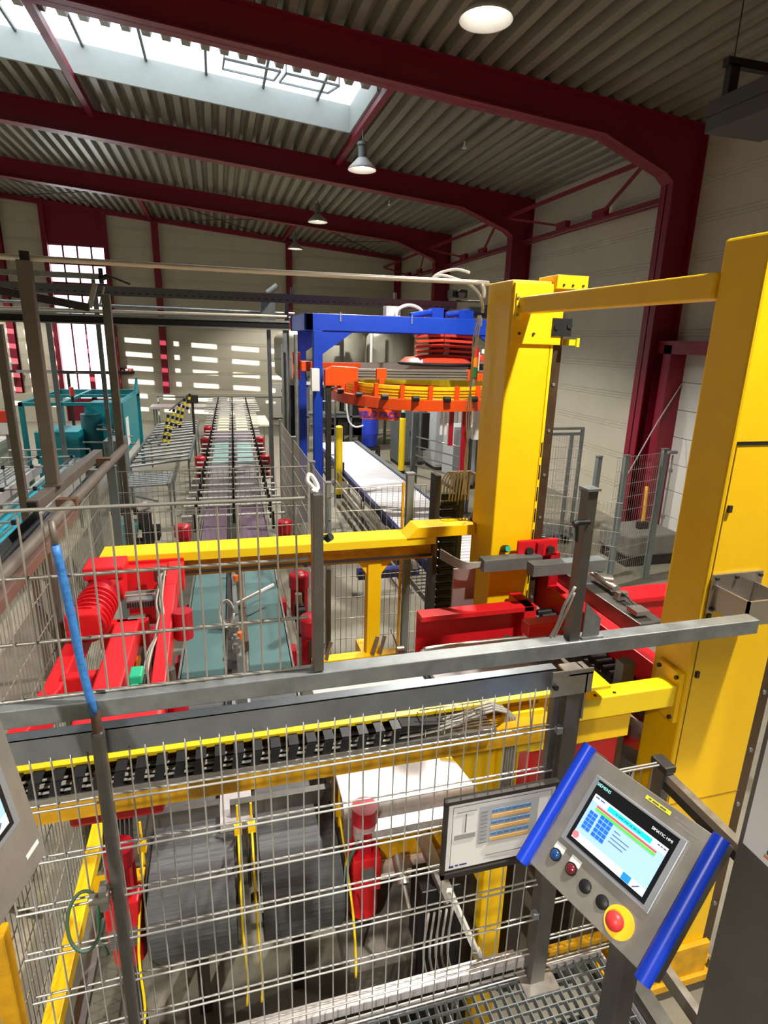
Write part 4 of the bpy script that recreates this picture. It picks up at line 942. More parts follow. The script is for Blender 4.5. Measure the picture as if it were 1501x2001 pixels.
# near end: charcoal belts turning down, cross bar, red motors
for s, lb in ((-1, 'left charcoal belt curving down at its near end'), (1, 'right charcoal belt curving down at its near end')):
    t = thing('lane_conveyor', lb, 'belt', (s*.25, 2.2, .6), 0, 'near lane ends')
    a, b = (0.08, 0.46) if s > 0 else (-.42, -.04)
    prof = [(2.9, ZB+.012)]+[(2.33-.20*sin(k/12*PI*.62), ZB+.012-.20*(1-cos(k/12*PI*.62))) for k in range(13)]
    prof += [(2.20, .72), (2.42, .66)]
    mb = MB(); V = []
    n = 60; P = []
    # resample profile and add small ribs
    segs = [(Vector((0, p[0], p[1])), Vector((0, q[0], q[1]))) for p, q in zip(prof, prof[1:])]
    for p, q in segs:
        L = (q-p).length; k = max(1, int(L/.018))
        d = (q-p).normalized(); nn = Vector((0, -d.z, d.y))
        if nn.z < 0 and abs(d.y) > .9: nn = -nn
        for j in range(k): P.append(p+(q-p)*(j/k)+Vector((0, -1, .6)).normalized()*(.0025 if (len(P) % 2) else 0))
    V = [(x, p.y, p.z) for p in P for x in (a, b)]
    mb.add(V, [(2*i, 2*i+1, 2*i+3, 2*i+2) for i in range(len(P)-1)], False)
    mb.build('belt', BELTG, t, recalc=False)
    MB().box(a+.01, b-.01, 2.38, 2.9, .70, ZB).box(a+.02, b-.02, 2.3, 2.4, .75, 1.0).build('drum_frame', BLK, t)
    mb = MB()
    for e in (a-.012, b+.004): mb.box(e, e+.008, 2.22, 2.75, ZB-.12, ZB+.02)
    mb.build('edge_plate', DARK, t)
    mb = MB()
    for e in (a-.03, b+.025): mb.tube([(e, 2.45, 1.22), (e, 2.30, 1.1), (e, 2.10, .95), (e+.01, 2.05, .70), (e, 2.0, .62)], .006)
    mb.build('yellow_edge_wire', YEL2, t)
    mb = MB()
    for e in (a-.03, b+.025): mb.box(e-.018, e+.018, 2.40, 2.44, 1.18, 1.23); mb.cyl((e, 2.42, 1.0), (e, 2.42, 1.34), .006, n=6)
    mb.build('yellow_clamp', YEL, t)
    MB().box((a+b)/2-.03, (a+b)/2+.03, 2.45, 2.5, 0, .72).build('stand', DARK, t)
t = thing('cross_bar', 'flat steel bar lying across both charcoal belts', 'bar', (0, 2.6, 1.15))
MB().box(-.42, -.10, 2.56, 2.60, 1.16, 1.24).box(-.05, .47, 2.54, 2.58, 1.16, 1.24).build('bar', STD, t)
MB().box(-.10, .06, 2.5, 2.9, 1.12, 1.16).build('centre_plate', SHEET, t)
MB().cyl((-.03, 2.45, .80), (-.03, 2.45, 1.2), .008).cyl((.03, 2.45, .80), (.03, 2.45, 1.2), .008).cyl((-.03, 2.35, .85), (-.03, 2.30, .85), .022, n=12).cyl((.05, 2.35, .85), (.05, 2.30, .85), .022, n=12).build('tension_rod', STL, t)
def near_motor(x, y, label, shaft):
    t = thing('gear_motor', label, 'motor', (x, y, .7), 0, 'near upright gear motors')
    MB().cyl((x, y, .74), (x, y, .98), .072, n=20).box(x-.07, x+.07, y-.08, y+.06, .92, 1.12).cyl((x, y, .98), (x, y, 1.10), .08, n=20).build('gearbox', RED, t, bevel=.008)
    MB().cyl((x, y, 1.08), (x, y, 1.30), .052, n=20).cyl((x, y, 1.28), (x, y, 1.36), .062, n=20).build('motor_body', MOTR, t)
    mb = MB()
    for k in range(10):
        a = k/10*2*PI; mb.bar((x+.055*cos(a), y+.055*sin(a), 1.12), (x+.055*cos(a), y+.055*sin(a), 1.27), .006, .012)
    mb.build('cooling_fin', MOTR, t)
    MB().box(x-.028, x+.028, y-.094, y-.08, 1.0, 1.07).build('nameplate', GALV, t)
    MB().tube([(x-.04, y-.06, 1.22), (x-.09, y-.07, 1.12), (x-.10, y-.06, .95), (x-.09, y-.03, .8)], .008).build('cable', mat('green_cable', (50, 110, 90), .5), t)
    MB().box(x-.03, x+.03, y-.02, y+.04, 0, .74).build('stand', DARK, t)
near_motor(.575, 2.25, 'upright red gear motor right of the charcoal belts', 1)
near_motor(-.52, 2.28, 'upright red gear motor at lower left behind the mesh post', -1)

# pale transfer table right of the belts
t = thing('transfer_table', 'pale sheet metal transfer table right of the charcoal belts', 'table', (.87, 2.8, 1.3))
MB().box(.48, 1.25, 2.30, 3.45, 1.33, 1.35).cyl((.48, 2.32, 1.30), (1.25, 2.32, 1.30), .05, n=16).build('table_top', SHEET, t, bevel=.004)
MB().box(.52, 1.24, 2.20, 2.26, 1.20, 1.27).box(.52, 1.24, 2.17, 2.28, 1.27, 1.28).build('front_rail', SHEET, t)
MB().box(.55, 1.22, 2.24, 2.34, 1.02, 1.20).box(.55, 1.22, 3.2, 3.3, 1.0, 1.3).build('yellow_frame', YELD, t, bevel=.003)
MB().box(.55, 1.22, 2.20, 2.23, .98, 1.03).build('lower_strip', mat('pale_pink_strip', (214, 190, 176), .5), t)
MB().box(.60, .67, 3.2, 3.28, 0, 1.0).box(1.12, 1.2, 3.2, 3.28, 0, 1.0).box(1.12, 1.2, 2.26, 2.33, 0, 1.02).box(.56, .62, 2.3, 2.36, 0, 1.02).build('leg', YELD, t)
MB().cyl((.72, 2.16, 1.12), (.72, 2.05, 1.06), .03, n=14).cyl((.72, 2.05, 1.06), (.73, 1.98, .98), .01, n=8).bar((.85, 2.2, 1.18), (.93, 1.98, .98), .06, .03).build('roller_arm', STL, t)
MB().box(1.225, 1.245, 2.3, 3.45, 1.35, 1.37).build('edge_strip', BLR, t)
MB().bar((1.05, 2.5, 1.358), (1.24, 2.42, 1.358), .03, .02).build('yellow_label', YEL2, t)
t = thing('side_plate_table', 'long pale sheet metal shelf beyond the near railing, right of the transfer table', 'table', (1.7, 3.2, 0))
MB().box(1.27, 2.1, 3.08, 3.42, 1.33, 1.35).build('plate', SHEET, t)
MB().box(1.26, 1.28, 3.08, 3.42, 1.345, 1.37).build('joint', BLK, t)
MB().box(1.35, 1.4, 3.2, 3.25, 0, 1.33).box(1.9, 1.95, 3.2, 3.25, 0, 1.33).build('leg', DARK, t)
# dark machinery below
t = thing('dust_trough', 'dusty dark trough under the right side of the mesh', 'trough', (.9, 2.0, 0))
MB().box(.46, .95, 2.05, 2.5, .42, .62).build('trough', mat('dusty_steel', (104, 98, 90), .7, noise=.35, scale=8), t, bevel=.04)
MB().box(.50, .56, 2.1, 2.16, 0, .42).box(.85, .9, 2.4, 2.45, 0, .42).build('leg', DARK, t)
t = thing('drive_cabinet', 'dark drive box behind the mesh below the paper sign', 'box', (1.0, 2.0, 0))
MB().box(.80, 1.10, 2.02, 2.18, .05, 1.02).build('box', BLK, t, bevel=.006)
mb = MB()
for k in range(5): mb.tube([(.82+.03*k, 1.97, .95), (.80+.03*k, 1.95, .7), (.86+.03*k, 1.93, .45), (.9+.02*k, 1.9, .1)], .006)
mb.build('cable', CABL, t)
MB().bar((.90, 1.94, 1.10), (1.02, 1.86, .80), .022, .022).bar((1.02, 1.86, .80), (1.07, 1.82, .66), .035, .03).build('white_tube', WHT, t)
# left lower: yellow floor rail, grey strip, dirty yellow post
t = thing('floor_rail', 'bright yellow guide rail sloping away at lower left', 'rail', (-.83, 2.9, 0))
MB().box(-.89, -.815, 1.95, 3.75, .50, .58).build('rail', YEL, t, bevel=.004)
MB().box(-.80, -.74, 1.95, 2.9, .40, .44).build('grey_strip', mat('mauve_grey_strip', (150, 146, 150), .4), t)
MB().box(-.88, -.83, 2.2, 2.26, 0, .5).box(-.88, -.83, 3.5, 3.56, 0, .5).build('leg', YELD, t)
t = thing('dirty_post', 'scuffed dark yellow post at the bottom left corner', 'post', (-1.0, 1.75, 0))
MB().box(-.87, -.805, 1.82, 1.88, 0, 1.50).build('post', YELD, t, bevel=.008)
MB().box(-.90, -.74, 1.76, 1.92, 0, .02).build('foot_plate', YELD, t)
t = thing('hose_bundle', 'dark hoses and comb of bars beside the left charcoal belt', 'hose', (-.5, 2.5, .8))
mb = MB()
for k in range(7): mb.tube([(-.60+.022*k, 2.75, 1.5), (-.62+.02*k, 2.55, 1.35), (-.62+.02*k, 2.45, 1.1), (-.60+.02*k, 2.4, .95)], .007)
mb.build('hose', BLK, t)
MB().box(-.66, -.44, 2.36, 2.40, 1.02, 1.10).box(-.50, -.44, 2.3, 2.36, 1.08, 1.13).build('yellow_clamp', YEL, t)
mb = MB()
for k in range(5): mb.box(-.58, -.46, 2.18, 2.30, .90+.02*k, .905+.02*k)
mb.build('comb', GALV, t)
MB().box(-.6, -.57, 2.4, 2.43, 0, 1.03).build('stand', DARK, t)
tag(MB().box(-.3, 1.6, 1.66, 1.92, .0, .02).build('checker_sheet', mat('dusty_plate', (128, 122, 114), .6, .2, noise=.4, scale=14, bump=.3)), 'dusty steel plate on the floor behind the foreground mesh', 'plate')

# ================================================================== BLUE STRETCH WRAPPER
WX0, WX1, WY0, WY1, WZ = 1.32, 4.95, 9.4, 11.35, 3.87
t = thing('wrapper_frame', 'tall blue steel frame of the ring wrapping machine', 'frame', (3.1, 10.4, 0))
mb = MB().box(WX0, WX1, WY0, WY0+.12, WZ-.25, WZ).box(WX0, WX1, WY1-.12, WY1, WZ-.25, WZ).box(WX0, WX0+.12, WY0, WY1, WZ-.25, WZ).box(WX1-.12, WX1, WY0, WY1, WZ-.25, WZ)
mb.build('top_frame', BLU, t, bevel=.008)
for x, y in ((WX0+.12, WY0), (WX1-.26, WY0), (WX0+.12, WY1-.15), (4.78, WY1-.15)):
    s = 1 if x < 3 else -1
    MB().box(x, x+.14, y, y+.14, 0, WZ-.25).build('leg', BLU, t, bevel=.005)
    xe = x+.14 if s > 0 else x
    MB().prism([(x if s > 0 else x+.14, y+.02, WZ-.25), (xe+.50*s, y+.02, WZ-.25), (xe, y+.02, WZ-.60), (x if s > 0 else x+.14, y+.02, WZ-.60)], (0, .08, 0)).build('gusset', BLU, t)
mb = MB()
for x in (1.85, 3.0, 4.2): mb.box(x, x+.02, WY0-.012, WY0, WZ-.11, WZ+.03)
mb.build('lifting_tab', GALV, t)
MB().cyl((3.05, 9.6, WZ+.02), (3.5, 9.7, WZ+.10), .05, n=12).box(3.42, 3.62, 9.6, 9.8, WZ, WZ+.16).box(3.9, 4.15, 9.6, 9.8, WZ, WZ+.14).cyl((3.7, 9.7, WZ+.06), (4.1, 9.7, WZ+.12), .05, n=12).build('lift_motor', BLU, t)
MB().cyl((4.1, 9.7, WZ+.12), (4.6, 9.7, WZ+.12), .09, n=16).box(4.35, 4.5, 9.6, 9.8, WZ+.1, WZ+.24).build('black_drive', BLK, t)
MB().tube([(2.9, 9.9, WZ), (2.92, 9.9, WZ+.12), (3.1, 9.9, WZ+.2), (3.3, 9.9, WZ+.15), (3.4, 9.9, WZ+.02)], .03).build('white_hose', WHT, t)
MB().box(2.75, 3.0, 10.0, 10.2, WZ, WZ+.18).build('control_box', WHT, t, bevel=.006)
MB().box(1.62, 1.70, 9.30, 9.38, .1, 3.0).build('sensor_strip', DARK, t)
# black cable duct by the left leg
tag(MB().box(1.14, 1.28, 10.0, 10.2, 0, 2.75).build('cable_duct', BLR), 'tall black cable duct left of the blue frame', 'duct')
tag(MB().cyl((1.16, 9.35, 0), (1.16, 9.35, 3.55), .03, n=10).build('conduit', GALV), 'galvanised conduit pipe rising beside the blue frame', 'pipe')
t = thing('lattice_rail', 'perforated vertical rail left of the blue frame', 'rail', (1.0, 9.9, 0))
mb = MB().box(1.00, 1.01, 9.85, 9.95, 0, 3.4).box(1.08, 1.09, 9.85, 9.95, 0, 3.4); z = .1
while z < 3.3: mb.bar((1.0, 9.86, z), (1.09, 9.86, z+.14), .012, .008); z += .16
mb.build('rail', GALV, t)
# ring carriage
t = thing('wrapping_ring', 'orange wrapping ring with yellow inner band and aluminium cross beams', 'ring', (3.2, 10.2, 2.5))
XC, YC = 3.35, 10.15
def ringband(r0, r1, z0, z1, n=48, ry=1.25):
    V = []; 
    for k in range(n):
        a = 2*PI*k/n
        for r, z in ((r0, z0), (r1, z0), (r1, z1), (r0, z1)): V.append((XC+r*cos(a), YC+r*ry*sin(a), z))
    F = []
    for k in range(n):
        for j in range(4):
            a = 4*k; b = 4*((k+1) % n); F.append((a+j, b+j, b+(j+1) % 4, a+(j+1) % 4))
    return MB().add(V, F, False)
ringband(1.36, 1.46, 2.50, 2.66).build('outer_ring', ORG, t)
ringband(1.24, 1.30, 2.66, 2.84).build('inner_band', YEL2, t)
mb = MB()
for k in range(3): ringband(1.305, 1.312, 2.70+.05*k, 2.706+.05*k)
for j in range(3):
    q = ringband(1.30, 1.306, 2.695+.045*j, 2.701+.045*j); mb.add(q.v, q.f)
mb.build('band_groove', mat('ochre_line', (150, 112, 20), .5), t)
mb = MB()
for k in range(20):
    a = 2*PI*k/20+.1; x = XC+1.33*cos(a); y = YC+1.33*1.25*sin(a)
    mb.box(x-.03, x+.03, y-.03, y+.03, 2.64, 2.86)
mb.build('ring_bracket', ORG, t)
mb = MB()
for k in range(20):
    a = 2*PI*k/20+.25; x = XC+1.47*cos(a); y = YC+1.47*1.25*sin(a)
    mb.cyl((x-.05, y, 2.68), (x+.05, y, 2.68), .045, n=12)
mb.build('guide_roller', BLK, t)
MB().box(1.62, 4.95, 9.30, 9.36, 2.90, 3.06).box(1.62, 4.95, 10.95, 11.0, 2.98, 3.10).build('alu_beam', mat('aluminium_profile', (190, 190, 192), .35, .8), t)
mb = MB()
for z in (2.935, 2.98, 3.02): mb.box(2.1, 4.9, 9.295, 9.30, z, z+.012)
mb.build('beam_groove', DARK, t)
MB().prism([(1.60, 9.27, 2.80), (1.86, 9.27, 2.80), (2.12, 9.27, 2.89), (2.12, 9.27, 3.08), (1.72, 9.27, 3.10), (1.60, 9.27, 3.04)], (0, .15, 0)).box(1.62, 2.55, 10.94, 11.0, 3.0, 3.09).build('end_bracket', ORG, t, bevel=.006)
MB().box(1.18, 1.30, 9.9, 10.1, 2.85, 3.28).box(1.28, 1.42, 9.6, 9.9, 3.0, 3.15).build('slide_bracket', ORG, t, bevel=.006)
MB().box(1.38, 1.50, 9.2, 9.36, 2.72, 3.06).build('grey_sensor_box', WHT, t, bevel=.006)
mb = MB()
for x in (2.42, 3.98):
    mb.box(x, x+.16, 9.26, 9.38, 2.90, 3.07); mb.box(x+.03, x+.11, 9.20, 9.30, 2.66, 2.92)
mb.box(4.0, 4.32, 9.24, 9.30, 2.90, 3.02)
mb.build('end_bracket', ORG, t, bevel=.004)
MB().cyl((4.15, 9.3, 3.06), (4.15, 9.3, 3.35), .03, n=10).build('gas_spring', WHT, t)
# sign plate hanging from the ring
MB().prism([(2.10, 8.95, 2.33), (2.70, 8.95, 2.29), (2.76, 8.95, 2.45), (2.06, 8.95, 2.49)], (0, .03, 0)).build('name_sign', ORG, t)
text('sign_lettering', 'SELO PACK', .125, (2.39, 8.943, 2.385), (1, 0, -.05), (.05, 0, 1), mat('violet_lettering', (84, 60, 170), .5), t, depth=.004, bold=.004)
# press plate with bellows
t = thing('press_bellows', 'red folded bellows above a round black press plate', 'bellows', (3.75, 10.3, 2.9))
mb = MB()
for k in range(6):
    z = 3.24+.085*k; o = .03*(k % 2)
    mb.bar((3.28+o, 10.0, z), (3.78, 10.0, z+.035), .09, .045); mb.bar((3.80, 10.0, z+.03), (4.34-o, 10.0, z+.01), .09, .045)
    mb.box(3.45, 4.2, 10.05, 10.5, z, z+.03)
mb.build('bellows', mat('orange_red_paint', (228, 66, 40), .4), t, bevel=.008)
MB().box(3.95, 4.40, 10.1, 10.4, 3.15, 3.65).build('back_plate', mat('dark_wine', (96, 16, 18), .5), t)
MB().lathe((3.75, 10.2, 3.10), [(.001, 0), (.66, 0), (.70, .03), (.66, .06), (.001, .06)], 32).build('press_plate', BLR, t)
MB().lathe((3.75, 10.2, 3.16), [(.64, 0), (.55, .07), (.3, .09), (.001, .09)], 24).build('upper_plate', mat('orange_red_paint', (228, 66, 40), .4), t)
t = thing('film_carriage', 'orange red film carriage with black rollers at right of the ring', 'carriage', (4.5, 9.6, 3.0))
MB().prism([(4.3, 9.5, 3.30), (4.95, 9.5, 3.20), (4.95, 9.5, 3.12), (4.25, 9.5, 3.22)], (0, .25, 0)).build('carriage_plate', mat('orange_red_paint', (228, 66, 40), .4), t)
MB().cyl((4.3, 9.55, 3.10), (4.9, 9.55, 3.06), .06, n=12).box(4.2, 4.95, 9.6, 9.8, 3.0, 3.1).build('roller', BLK, t)
MB().box(4.35, 4.75, 9.5, 9.62, 3.33, 3.40).build('grey_block', WHT, t)
t = thing('signal_tower', 'red amber green signal tower beside the far yellow column', 'signal light', (4.2, 9.2, 3.0))
for z, m in ((3.28, mat('signal_red', (200, 30, 24), .35)), (3.12, mat('signal_amber', (214, 120, 20), .35)), (2.96, mat('signal_green', (20, 100, 50), .35))):
    MB().cyl((4.05, 9.2, z), (4.05, 9.2, z+.15), .055, n=16).build('lens', m, t)
MB().cyl((4.05, 9.2, 2.6), (4.05, 9.2, 2.96), .03, n=10).box(4.03, 4.07, 9.2, 9.42, 2.6, 2.64).build('pole', GALV, t)
# hanging tubes under the ring
t = thing('drop_tubes', 'red and white vertical tubes under the ring at right', 'tube', (3.9, 9.9, 1.0))
MB().box(3.95, 4.03, 9.9, 9.95, 1.7, 2.5).box(4.2, 4.3, 9.9, 9.95, 1.2, 2.4).build('red_tube', MOTR, t)
MB().box(3.78, 3.82, 9.9, 9.95, 1.9, 2.5).box(3.86, 3.9, 9.9, 9.95, 1.9, 2.5).box(4.42, 4.65, 9.9, 9.95, 1.8, 2.5).build('white_tube', WHT, t)
MB().box(4.72, 4.82, 9.9, 9.95, .8, 2.4).build('navy_tube', NAVY, t)
# roller conveyor through the wrapper
RZ = .60
t = thing('roller_conveyor', 'wide pallet roller conveyor running under the orange ring', 'conveyor', (3.25, 11, 0))
mb = MB(); y = 5.75; j = 0
while y < 17.0 and j < 100:
    MB().cyl((2.72, y, RZ-.03), (3.78, y, RZ-.03), .03, n=10).build('roller', mat('bright_roller', (226, 226, 230), .4, .15), t); y += .118; j += 1
MB().box(2.64, 2.71, 5.6, 17.1, RZ-.16, RZ+.0).box(3.79, 3.86, 5.6, 17.1, RZ-.16, RZ+.0).build('side_beam', NAVY, t)
MB().box(3.80, 3.90, 6.5, 17.0, RZ+.0, RZ+.03).build('edge_guard', GALD, t)
for y in (6.0, 8.5, 11.0, 13.5, 16.0):
    for x in (2.65, 3.79): MB().box(x, x+.06, y, y+.08, 0, RZ-.16).build('leg', NAVY, t)
mb = MB()
for y in (7.5, 9.0, 10.3, 11.5):
    mb.tube([(2.45, y, .50), (2.45, y+.02, .62), (2.45, y+.10, .68), (2.45, y+1.0, .68), (2.45, y+1.08, .62), (2.45, y+1.1, .50)], .016)
mb.box(2.52, 2.6, 7.4, 12.6, .40, .47).box(2.38, 2.44, 8.0, 12.6, .44, .50)
mb.build('side_guard', STL, t)
MB().box(1.75, 2.64, 7.45, 7.60, .28, .40).build('cross_member', NAVY, t)
mb = MB()
for k in range(10): mb.box(1.80+.08*k, 1.85+.08*k, 7.44, 7.45, .30, .38)
mb.build('cross_slots', BLK, t)
# yellow light curtain posts
for x, y, h, lb in ((2.54, 12.95, 1.62, 'yellow light barrier post left of the roller conveyor'), (4.72, 15.2, 1.50, 'yellow light barrier post with green lamp right of the roller conveyor')):
    t = thing('barrier_post', lb, 'post', (x, y, 0), 0, 'yellow light barrier posts')
    MB().cyl((x, y, .08), (x, y, h), .085, n=20).lathe((x, y, h), [(.085, 0), (.06, .03), (.001, .04)], 20).build('post', YEL2, t)
    MB().cyl((x, y, 0), (x, y, .09), .10, n=20).build('base', BLK, t)
    if x > 4:
        MB().cyl((x, y, h+.03), (x, y, h+.17), .07, n=14).build('sensor_head', BLK, t)
        MB().lathe((x, y, h+.17), [(.07, 0), (.05, .06), (.001, .11)], 14).build('green_lamp', mat('mint_lens', (120, 200, 160), .3), t)
    else: MB().box(x-.02, x+.14, y+.05, y+.12, .3, .8).build('sensor_head', BLK, t)
# barrel, tanks, cabinets behind
t = thing('blue_barrel', 'upright blue plastic barrel with white cap behind the roller conveyor', 'barrel', (4.26, 17, .4))
MB().lathe((4.26, 17, .45), [(.001, 0), (.22, 0), (.235, .05), (.235, .38), (.242, .40), (.235, .42), (.235, .86), (.20, .93), (.001, .93)], 28).build('barrel_body', BARR, t)
MB().lathe((4.26, 17, 1.38), [(.16, 0), (.13, .05), (.06, .09), (.001, .09)], 20).build('cap', WHT, t)
MB().box(4.0, 4.55, 16.8, 17.2, .35, .45).box(4.0, 4.05, 16.8, 17.2, 0, .35).box(4.5, 4.55, 16.8, 17.2, 0, .35).build('stand', DARK, t)
tag(MB().tube([(3.65, 16.9, 1.98), (3.56, 16.9, 1.9), (3.54, 16.9, 1.6), (3.62, 16.9, 1.2), (3.80, 16.9, 1.05), (4.04, 16.9, 1.08)], .028).build('hose', WHT), 'white hose curving down to the blue barrel', 'hose')
for i, (x, y, r, z0, h, lb) in enumerate(((4.3, 22.0, .95, 2.0, 2.0, 'left storage tank behind the blue frame'), (6.3, 22.2, .9, 2.0, 2.0, 'middle storage tank behind the red bellows'), (2.9, 23.5, .8, 2.2, 1.6, 'smaller rear storage tank by the far wall'))):
    t = thing('storage_tank', lb, 'tank', (x, y, 0), 0, 'storage tanks')
    MB().lathe((x, y, z0), [(.15, -.5), (r, 0), (r, h*.8), (r*.8, h*.93), (.2, h), (.001, h)], 32).build('tank_shell', SILO, t)
    MB().lathe((x, y, z0+.5), [(r+.01, 0), (r+.02, .03), (r+.01, .06)], 32).build('hoop', GALV, t)
    for a in range(4): MB().box(x+r*.8*cos(a*PI/2+.7)-.04, x+r*.8*cos(a*PI/2+.7)+.04, y+r*.8*sin(a*PI/2+.7)-.04, y+r*.8*sin(a*PI/2+.7)+.04, 0, z0+.3).build('leg', GALD, t)
tag(MB().cyl((5.15, 20.5, 0), (5.15, 20.5, 4.3), .05, n=10).build('pipe', WHT), 'vertical white pipe between the storage tanks', 'pipe')
tag(MB().box(4.0, 4.12, 20.2, 20.35, 0, 3.9).box(3.72, 4.0, 20.2, 20.4, 3.3, 3.75).build('steel_mast', DARK), 'dark steel mast with box in front of the left tank', 'mast')
mezz = thing('mezzanine', 'grey steel shelf structure behind the wrapping machine', 'shelf', (3, 19, 0))
MB().box(2.6, 5.6, 18.6, 20.0, 2.05, 2.12).box(2.6, 5.6, 18.6, 20.0, 1.1, 1.15).build('deck', GALD, mezz)
mb = MB()
for x in (2.6, 4.0, 5.5):
    for y in (18.6, 19.9): mb.box(x, x+.08, y, y+.08, 0, 2.1)
mb.build('upright', GALD, mezz)
mb = MB()
for j in range(10):
    x = 2.75+random.uniform(0, 2.6); z = random.choice((0.2, 1.15, .5)); mb.box(x, x+random.uniform(.2, .5), 18.8, 19.6, z, z+random.uniform(.3, .7))
mb.build('stored_parts', DARK, mezz)
MB().box(3.35, 3.55, 18.55, 18.6, 1.9, 2.15).build('white_notice', PAPER, mezz)
for (x0, x1, y0, y1, h, m, lb) in ((4.9, 5.7, 16.2, 17.0, 1.75, GALD, 'grey louvred cabinet right of the blue barrel'), (5.75, 6.4, 15.4, 16.2, 1.95, GRYC, 'tall pale grey control cabinet, left of the pair'), (5.4, 6.0, 13.2, 13.9, 1.55, GRYC, 'lower pale grey control cabinet with paper note'), (6.15, 6.9, 13.3, 14.0, 1.5, GRYC, 'pale grey control cabinet nearest the far yellow column')):
    t = thing('control_cabinet', lb, 'cabinet', ((x0+x1)/2, (y0+y1)/2, 0), 0, 'grey cabinets behind the wrapper')
    MB().box(x0, x1, y0, y1, .1, h).build('body', m, t, bevel=.01)
    MB().box(x0+.02, x1-.02, y0+.02, y1-.02, 0, .1).build('plinth', DARK, t)
    MB().box(x0+.04, (x0+x1)/2-.005, y0-.012, y0, .16, h-.06).build('door', m, t, bevel=.003); MB().box((x0+x1)/2+.005, x1-.04, y0-.012, y0, .16, h-.06).build('door', m, t, bevel=.003)
    MB().box((x0+x1)/2-.05, (x0+x1)/2-.03, y0-.03, y0-.012, h*.5, h*.5+.14).build('handle', BLK, t)
    if 'note' in lb: MB().box(x0+.15, x0+.32, y0-.016, y0-.012, 1.1, 1.4).build('paper_note', PAPER, t)
t = thing('tubular_rack', 'tubular barrier rack standing in front of the grey cabinets', 'rack', (4.6, 12.0, 0))
MB().box(4.25, 4.4, 12.9, 13.0, 0, 1.95).box(4.95, 5.0, 11.2, 11.25, 0, 1.6).build('upright', GALD, t)
mb = MB()
for z in (.5, .72, .94, 1.16, 1.38): mb.cyl((4.35, 12.9, z), (4.97, 11.22, z), .016, n=8)
mb.build('rail', STL, t)
MB().box(4.42, 4.58, 12.7, 12.8, 1.1, 1.95).build('dark_box', DARK, t)
t = thing('guard_ladder', 'narrow steel ladder behind the left leg of the blue frame', 'ladder', (2.2, 12.2, 0))
mb = MB().box(2.02, 2.05, 12.2, 12.24, 0, 2.3).box(2.30, 2.33, 12.2, 12.24, 0, 2.3).build('stile', GALV, t)
mb = MB(); z = .3
while z < 2.3: mb.cyl((2.05, 12.22, z), (2.30, 12.22, z), .014, n=8); z += .28
mb.build('rung', GALV, t)
t = thing('chain_guard', 'dark machine parts right of the roller conveyor', 'machine', (4.3, 8.9, 0))
MB().box(3.98, 4.3, 8.4, 9.1, .0, .55).cyl((4.1, 8.3, .62), (4.1, 8.9, .62), .08, n=14).cyl((3.95, 8.0, .55), (4.3, 8.0, .6), .03).build('body', DARK, t)

# ------------------------------------------------------------------ right rear fences, cart, block, broom
fence_panel('mesh_fence', 'mesh fence in front of the wine red column at right', (5.35, 7.0), (6.35, 7.3), .01, 2.0, group=None, m=WIRE)
post('grey post left of the wine red column fence', 5.5, 7.02, 2.03, .07, .07); post('grey post standing just left of its twin at the fence', 5.22, 7.25, 1.98, .07, .07); post('grey post with lock at the right end of the column fence', 6.38, 7.3, 2.05, .09, .06)
t = thing('fence_lock', 'round rod latch on the right post of the column fence', 'latch', (6.3, 7.2, .8))
MB().cyl((6.44, 7.2, .9), (6.44, 7.2, 1.98), .012).cyl((6.44, 7.2, 1.0), (6.44, 7.2, 1.05), .03, n=10).cyl((6.44, 7.2, 1.72), (6.44, 7.2, 1.77), .03, n=10).box(6.36, 6.5, 7.18, 7.24, 2.0, 2.04).build('latch_rod', GALV, t)
fence_panel('mesh_fence', 'mesh fence behind the far column seen beside its brown rail', (4.75, 8.9), (5.35, 7.9), .01, 1.95)
fence_panel('mesh_fence', 'low mesh run between far column and latch post', (4.2, 6.9), (4.98, 6.3), .01, 1.55)
post('grey post with clamp ring near the far yellow column', 4.45, 7.6, 1.75, .10, .10); post('short grey post behind the square upright', 5.15, 7.45, 1.45, .08, .08)
t = thing('mesh_cart', 'tall wire mesh roll cart against the grey wall', 'cart', (5.6, 8.9, 0))
mb = MB().bar((5.1, 9.0, 2.12), (6.1, 9.0, 2.12), .05, .04).bar((5.1, 9.0, 2.03), (6.1, 9.0, 2.03), .04, .04).box(6.05, 6.1, 8.97, 9.02, .15, 2.12).box(5.85, 5.90, 8.97, 9.02, .15, 2.03).box(5.1, 5.14, 8.97, 9.02, .15, 2.1)
mb.build('frame', GALD, t)
mesh_panel(MB(), (5.14, 9.0), (6.05, 9.0), .25, 2.0, rv=.003).build('wire_mesh', WIRE, t)
MB().box(5.1, 6.1, 8.97, 9.6, .15, .2).build('shelf', GALD, t)
mb = MB()
for x in (5.2, 6.0):
    for y in (9.02, 9.55): mb.cyl((x-.02, y, .075), (x+.02, y, .075), .075, n=14)
mb.build('caster', BLK, t)
t = thing('concrete_block', 'grey stone block on the floor beneath the wine red column', 'block', (6.7, 8.2, 0))
MB().box(6.3, 7.3, 7.7, 8.5, .18, .55).build('block', mat('stone_grey', (120, 118, 112), .8, noise=.2), t, bevel=.04)
MB().box(6.35, 7.25, 7.75, 8.45, 0, .18).build('pallet', DARK, t)
t = thing('broom', 'yellow handled brush leaning by the wine red column', 'brush', (7.0, 8.5, .55))
MB().cyl((6.85, 8.1, .57), (7.25, 8.6, 1.12), .03, n=10).build('handle', YELD, t); MB().box(6.72, 6.9, 8.0, 8.1, .55, .66).build('brush_head', BLK, t)
tag(MB().tube([(6.9, 8.9, 1.0), (7.2, 8.9, 1.6), (7.5, 8.9, 2.2), (7.9, 8.9, 2.9)], .012).build('cable', CABL), 'thin cable hanging down beside the white door', 'cable')
